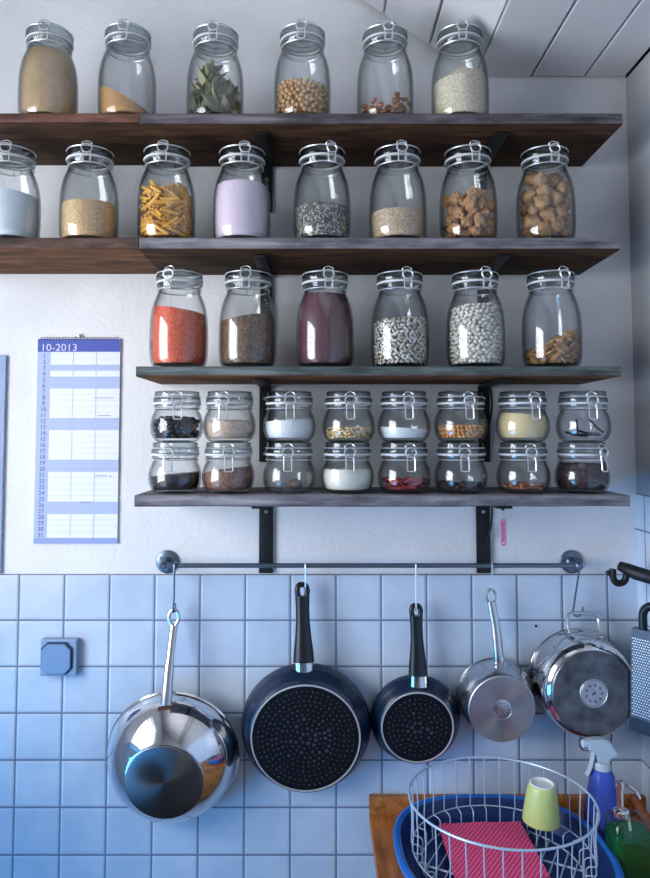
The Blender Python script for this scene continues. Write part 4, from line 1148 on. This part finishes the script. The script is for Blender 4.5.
ga = at(636, 628, -.10); gb = at(662, 640, -.165)
gt = thing('grater', 'grey metal grater with a blue lower rim and black handle hanging by the right wall', 'grater', (0, 0, 0))
A_, B_ = at(634, 628, -.115), Vector((RX - .012, -.185, 0))
zt_, zb_, zr_ = Z(634, 627, -.115), Z(631, 729, -.115), Z(631, 716, -.115)
n_ = Vector((B_.y - A_.y, -(B_.x - A_.x), 0)).normalized()
if n_.y > 0: n_ = -n_
ux = Vector((B_.x - A_.x, B_.y - A_.y, 0)); Wg = ux.length; ux.normalize()
G = Matrix.Translation(Vector((A_.x, A_.y, zt_)))
Rm = Matrix((( ux.x, -n_.x, 0, 0), (ux.y, -n_.y, 0, 0), (0, 0, 1, 0), (0, 0, 0, 1)))
gt.matrix_world = G @ Rm
h = zt_ - zb_; hr = zt_ - zr_
m = MB()
def frust(z0, z1, e0, e1, t0, t1, mi=0):
    vs = [(-e0, -t0, z0), (Wg + e0 * .3, -t0, z0), (Wg + e0 * .3, t0, z0), (-e0, t0, z0), (-e1, -t1, z1), (Wg + e1 * .3, -t1, z1), (Wg + e1 * .3, t1, z1), (-e1, t1, z1)]
    m.add(vs, [(0, 1, 2, 3), (7, 6, 5, 4), (0, 4, 5, 1), (1, 5, 6, 2), (2, 6, 7, 3), (3, 7, 4, 0)], mi)
frust(0, -hr, 0, .006, .010, .012)
m.build('grater_body', plain('dark_steel', (.10, .11, .13, 1), .4, .7), gt, smooth=False)
m = MB()
for r_ in range(34):
    for c_ in range(16):
        xx = .003 + c_ * .0054 + (r_ % 2) * .0027 - .004 * r_ / 34; zz = -.020 - r_ * .0054
        if xx < Wg and zz > -hr + .006:
            m.lathe([(.0020, 0), (.0017, .0010), (.0007, .0012), (.0005, .0004)], 8, Tr(xx, -.0102 - .002 * (-zz / hr), zz) @ FACE)
m.build('grating_teeth', plain('bright_teeth', (.70, .72, .76, 1), .3, .7), gt)
m = MB(); frust(-hr + .001, -h, .007, .0075, .0135, .014); m.build('lower_rim', plain('dark_blue_plastic', C(14, 24, 46), .4), gt, smooth=False)
m = MB(); m.tube(smooth_path([(.020, 0, .000), (.020, 0, .028), (.026, 0, .042), (.040, 0, .049), (.054, 0, .042), (.060, 0, .028), (.060, 0, .000)], 4), .0085, 12)
m.build('handle', M['bakelite'], gt)

# ------------------------------------------------------------------ worktop corner
zw = Z(369.5, 816, -.026)
wx0 = X(369.4, 808, -.024)
wt = thing('worktop', 'orange-brown wooden worktop with a low back strip at the bottom right', 'worktop', ((wx0 + RX) / 2, -.32, zw))
wl = RX - .0065 - wx0
m = MB(); m.box((-.003, 0, -.011), (wl, .626, .022), .002); m.build('worktop_slab', M['worktop'], wt, smooth=False)
zs = Z(369.4, 797.5, -.024) - zw
m = MB(); m.box((-.003, .3045, zs / 2), (wl, .016, zs), .0015); m.build('back_strip', M['worktop'], wt, smooth=False)

m = MB(); m.box((-wl / 2 + .10, 0, -.0225 - (zw - .024) / 2), (.022, .56, zw - .024), .001); m.build('support_panel', M['worktop'], wt, smooth=False)

# blue tray (oval basin)
bx, by = X(502, 803, -.24), -.232
blue = plain('blue_plastic', C(32, 104, 186), .3, 0, .5)
m = MB()
def oval(a, b, z, n=56, e=2.6):
    out = []
    for k in range(n):
        t = 2 * PI * k / n; c_, s_ = math.cos(t), math.sin(t)
        out.append((a * abs(c_) ** (2 / e) * (1 if c_ >= 0 else -1), b * abs(s_) ** (2 / e) * (1 if s_ >= 0 else -1), z))
    return out
levels = [[(x * .945, y, z) for x, y, z in lv] for lv in [oval(.178, .165, .0), oval(.186, .173, .004), oval(.200, .186, .044), oval(.206, .192, .048), oval(.212, .198, .046), oval(.211, .197, .050), oval(.205, .191, .0525), oval(.197, .183, .049), oval(.183, .169, .006), oval(.172, .158, .0035)]]
vs, fs = [], []
for lv in levels: vs += lv
n = 56
for i in range(len(levels) - 1):
    for k in range(n): fs.append((i * n + k, i * n + (k + 1) % n, (i + 1) * n + (k + 1) % n, (i + 1) * n + k))
fs.append(tuple(range(n))); fs.append(tuple((len(levels) - 1) * n + k for k in range(n)))
m.add(vs, fs)
for p, f in enumerate(m.f):
    if len(f) > 4 or p >= 7 * n: m.mi[p] = 1
tag(m.build('drip_tray', [blue, plain('navy_plastic', C(22, 48, 104), .35, 0, .5)], loc=(bx + .001, by, zw + .0005)), 'blue plastic drip tray with a rolled rim under the wire basket', 'tray')

# wire dish basket
zb0 = zw + .0125
hrim = Z(502, 757, -.06) - zb0
Rk = .171
bk = thing('dish_basket', 'round white wire dish basket standing in the blue tray', 'basket', (bx, by, zb0))
wirem = plain('pale_coated_wire', C(176, 196, 216), .3, .2, .5)
m = MB(); m.tube(ring(Rk, hrim, 64), .0022, 8, True); m.build('top_rim', wirem, bk)
rf = .148
m = MB(); m.tube(ring(rf, .0, 56), .0017, 8, True); m.tube(ring(rf + .017, .030, 56), .0013, 8, True); m.build('lower_ring', wirem, bk)
n = 34
for k in range(n):
    a = 2 * PI * k / n + .05; ca, sa = math.cos(a), math.sin(a)
    pr = [(Rk - .003, hrim), (Rk - .006, hrim * .6), (rf + .0187, .034), (rf + .0175, .0305), (rf + .004, .0285), (rf, .024), (rf - .0005, .003)]
    m = MB(); m.tube([(r * ca, r * sa, z) for r, z in pr], .0013, 6); m.build('upright_wire', wirem, bk)
for i in range(-6, 7):
    y = i * .0205; hx = math.sqrt(max(0, rf * rf - y * y))
    m = MB(); m.tube([(-hx, y, .0025), (hx, y, .0025)], .0015, 6); m.build('floor_wire', wirem, bk, rot=(0, 0, math.radians(62)))
m = MB()
for i in (-.06, .06): m.tube([(-math.sqrt(rf ** 2 - i * i), i, -.0005), (math.sqrt(rf ** 2 - i * i), i, -.0005)], .002, 6, T=Rz(math.radians(152)))
m.build('cross_wire', wirem, bk)

# pink sponge cloth lying in the basket
zc_ = zb0 + .0055
def floor_pt(u, v, z):
    a, b = (u - PX) / F, -(v - PY) / F
    d = Vector((a, CT - b * ST, ST + b * CT)); t = (z - ZC) / d.z
    return Vector((0, -D, ZC)) + d * t
q = [floor_pt(u, v, zc_ + .012) for u, v in ((438.5, 821), (520, 819), (550, 874), (458, 884))]
cen = sum(q, Vector()) / 4
def cloth():
    t = NT('pink_sponge_cloth'); t.bsdf(C(214, 64, 118), .9, 0, .1)
    v = t.coord()
    vo = t.n('TexVoronoi'); vo.inputs['Scale'].default_value = 135; vo.inputs['Randomness'].default_value = 0
    mp = t.coord((1, 1, 0), rot=(0, 0, .6)); t.l(mp, vo.inputs['Vector'])
    c_ = t.ramp(vo.outputs['Distance'], [(.20, C(238, 140, 172)), (.34, C(214, 58, 112))]); t.l(c_, t.b.inputs['Base Color'])
    t.bump(vo.outputs['Distance'], .6, .001); return t.m
m = MB(); n = 14; vs, fs = [], []
for lay in (0, 1):
    for i in range(n + 1):
        for j in range(n + 1):
            a_, b_ = i / n, j / n
            P0 = q[0].lerp(q[1], a_).lerp(q[3].lerp(q[2], a_), b_)
            w = .0018 * noise.noise(Vector((a_ * 3, b_ * 3, 4)))
            vs.append((P0.x - cen.x, P0.y - cen.y, (.0055 if lay else 0) + w + .0015))
W_ = n + 1; K = W_ * W_
for i in range(n):
    for j in range(n):
        a_ = i * W_ + j
        fs += [(a_, a_ + W_, a_ + W_ + 1, a_ + 1), tuple(x + K for x in (a_ + 1, a_ + W_ + 1, a_ + W_, a_))]
rim = [i * W_ for i in range(n + 1)] + [n * W_ + j for j in range(1, n + 1)] + [i * W_ + n for i in range(n - 1, -1, -1)] + [j for j in range(n - 1, 0, -1)]
for a_, b_ in zip(rim, rim[1:] + rim[:1]): fs.append((a_, b_, b_ + K, a_ + K))
m.add(vs, fs)
tag(m.build('sponge_cloth', cloth(), loc=(cen.x, cen.y, zc_ + .0005), ang=60), 'pink dotted sponge cloth lying flat in the wire basket', 'cloth')

# yellow-green cup, upside down
cpos = at(541, 821, -.170)
cup = thing('upturned_cup', 'pale yellow-green cup turned upside down in the wire basket', 'cup', (cpos.x, cpos.y, cpos.z), (math.radians(2), math.radians(2), 0))
for s_ in (-1, 1):
    m = MB(); xx, y_ = cpos.x - bx + .009 * s_, cpos.y - by
    m.tube([(xx, y_, .001), (xx, y_, cpos.z - zb0 + .0640)], .0013, 6); m.build('cup_peg', wirem, bk)
m = MB(); m.lathe([(r * .90, z * .90) for r, z in [(.0385, .0), (.0395, .0012), (.0392, .004), (.0375, .022), (.0345, .045), (.0310, .066), (.0285, .076), (.0262, .0795), (.0235, .0800), (.0235, .0775), (0, .077), (0, .073), (.025, .072), (.029, .062), (.034, .035), (.0370, .004)]], 44, closed=False)
m.build('cup_body', plain('yellow_green_glaze', C(196, 208, 130), .35, 0, .5), cup, ang=50)
m = MB(); m.lathe([(r * .90, z * .90) for r, z in [(.0262, .0793), (.0262, .0815), (.0245, .0825), (.0225, .0815), (.0222, .0778), (0, .0776)]], 36); m.build('foot_ring', plain('white_unglazed', C(226, 228, 226), .6), cup)

# spray bottle
sp = floor_pt(601, 838, zw); spx = X(603, 800, -.125)
sb = thing('spray_bottle', 'translucent blue spray bottle with white trigger head behind the basket', 'bottle', (spx, -.125, zw + .0006))
hb = Z(600, 767, -.125) - zw
tall = Z(600, 738, -.125) - zw
bt = NT('blue_translucent_plastic'); bt.bsdf(C(88, 118, 236), .25, 0, .5)
bt.b.inputs['Transmission Weight'].default_value = .5; bt.b.inputs['IOR'].default_value = 1.2
m = MB(); k = hb / .19
m.lathe([(0, .002), (.030, 0), (.0355, .003), (.0370, .010), (.0370, .070 * k), (.0355, .095 * k), (.0300, .125 * k), (.0265, .150 * k), (.0225, .172 * k), (.0160, .186 * k), (.0135, hb), (0, hb)], 36)
m.build('bottle_body', bt.m, sb)
whitep = NT('milky_plastic'); whitep.bsdf(C(206, 224, 238), .35, 0, .5); whitep.b.inputs['Transmission Weight'].default_value = .25
m = MB(); m.lathe([(0, hb - .006), (.0165, hb - .006), (.0170, hb + .004), (.0150, hb + .010), (0, hb + .010)], 28); m.build('collar', whitep.m, sb)
m = MB(); th = tall - hb
m.prism([(-.030, th * .62), (-.030, th * .95), (-.008, th * 1.0), (.012, th * .95), (.026, th * .62), (.030, th * .42), (.014, th * .30), (.012, .008), (-.010, .008), (-.014, th * .5)], -.011, .011, T=Tr(0, 0, hb), bev=.003)
m.build('spray_head', whitep.m, sb)
m = MB(); m.lathe([(0, 0), (.0085, 0), (.0085, .010), (.006, .012), (0, .012)], 18, Tr(-.029, 0, hb + th * .80) @ Matrix.Rotation(-PI / 2, 4, 'Y')); m.build('nozzle', whitep.m, sb)
m = MB(); m.tube(smooth_path([(-.017, 0, hb + th * .62), (-.020, 0, hb + th * .25), (-.027, 0, hb - .008), (-.033, 0, hb - .016)], 4), .0042, 8, flat=1.6); m.build('trigger', whitep.m, sb)

# soap dispenser
sx_ = X(629, 840, -.235)
sd = thing('soap_dispenser', 'glass soap dispenser of green liquid with chrome pump in the right corner', 'dispenser', (sx_, -.235, zw + .0006))
hbd = Z(625, 814, -.235) - zw; ht = Z(617, 781, -.235) - zw
gg = glass('dispenser_glass', (.94, .97, .96, 1), (.25, .34, .33, 1), 2.0)
m = MB()
def sq(w, z, n=32, e=5): return [(x, y * .86, z) for x, y, _ in oval(w, w, z, n, e)]
lev = [sq(.038, 0), sq(.041, .003), sq(.041, .016), sq(.0385, hbd * .55), sq(.036, hbd - .012), sq(.030, hbd - .004), sq(.014, hbd)]
def stack(m, lev, mi=0):
    n = len(lev[0]); vs, fs = [], []
    for l in lev: vs += l
    for i in range(len(lev) - 1):
        for k in range(n): fs.append((i * n + k, i * n + (k + 1) % n, (i + 1) * n + (k + 1) % n, (i + 1) * n + k))
    fs.append(tuple(range(n))); fs.append(tuple((len(lev) - 1) * n + k for k in range(n)))
    m.add(vs, fs, mi)
stack(m, lev); m.build('bottle', gg, sd, ang=50)
lq = NT('green_soap'); lq.bsdf(C(20, 120, 60), .15, 0, .5); lq.b.inputs['Transmission Weight'].default_value = .45; lq.b.inputs['IOR'].default_value = 1.15
m = MB(); stack(m, [sq(.0370, .012), sq(.0383, .016), sq(.0358, hbd * .55), sq(.0345, hbd * .74)]); m.build('green_liquid', lq.m, sd, ang=50)
m = MB(); m.tube(smooth_path([(.000, 0, hbd), (.002, -.004, hbd * .6), (-.006, -.008, .02)], 5), .0026, 8); m.build('dip_tube', plain('pale_tube', C(170, 210, 180), .4), sd)
px_ = -.015
m = MB(); m.lathe([(0, hbd - .004), (.0150, hbd - .004), (.0155, hbd + .006), (.0120, hbd + .009), (.0065, hbd + .011), (.0062, ht - .014), (.0085, ht - .013), (.0090, ht - .002), (.006, ht), (0, ht)], 24, Tr(px_, 0, 0)); m.build('pump', M['chrome'], sd)
m = MB(); m.tube(smooth_path([(px_, 0, ht - .007), (px_ + .014, -.006, ht - .007), (px_ + .026, -.012, ht - .016), (px_ + .031, -.014, ht - .026)], 4), .0026, 8); m.build('spout', M['chrome'], sd)

# wooden dish brush leaning in the corner
br = thing('dish_brush', 'wooden brush handle leaning in the corner behind the soap dispenser', 'brush', (0, 0, 0))
m = MB(); a_, b_ = at(633, 800, -.118), at(653, 829, -.128)
m.tube([a_ + (a_ - b_) * .12, a_, a_.lerp(b_, .4), b_, b_ + (b_ - a_) * .30], [.004, .0125, .0145, .0135, .010], 12, flat=.7)
m.build('handle', M['brushwood'], br)
e_ = b_ + (b_ - a_) * .30
m = MB(); m.blob((e_.x - .004, e_.y + .004, zw + .0175), .017, 2, .08, 3, 2, (1, 1, .99)); m.build('brush_head', M['brushwood'], br)

# ------------------------------------------------------------------ light
def area(name, loc, rot, sx, sy, power, col):
    l = bpy.data.lights.new(name, 'AREA'); l.shape = 'RECTANGLE'; l.size = sx; l.size_y = sy; l.energy = power; l.color = col
    o = bpy.data.objects.new(name, l); COL.objects.link(o); o.location = loc; o.rotation_euler = rot; return o
# daylight outside the left window, then an added blue fill lamp below it
area('window_daylight', (LX - .22, (WY0 + WY1) / 2, 1.76), (0, -PI / 2, 0), 1.10, WY1 - WY0, 56, (.94, .95, 1.0))
area('window_blue_skylight', (LX - .26, (WY0 + WY1) / 2, .62), (0, -PI / 2, 0), .6, WY1 - WY0, 27, (.05, .42, 1.0))  # added lamp without a real source, turns the lower wall blue
w = bpy.data.worlds.new('sky'); S.world = w; w.use_nodes = True
bg = w.node_tree.nodes['Background']; bg.inputs[0].default_value = (.45, .62, 1.0, 1); bg.inputs[1].default_value = .35

S.view_settings.view_transform = 'Standard'; S.view_settings.look = 'None'; S.view_settings.gamma = 1; S.view_settings.use_curve_mapping = False
S.view_settings.exposure = 0.07
S.cycles.transparent_max_bounces = 32; S.cycles.max_bounces = 10; S.cycles.diffuse_bounces = 5; S.cycles.glossy_bounces = 4
S.cycles.caustics_reflective = False; S.cycles.caustics_refractive = False
S.cycles.use_denoising = True
S.cycles.sample_clamp_indirect = 4
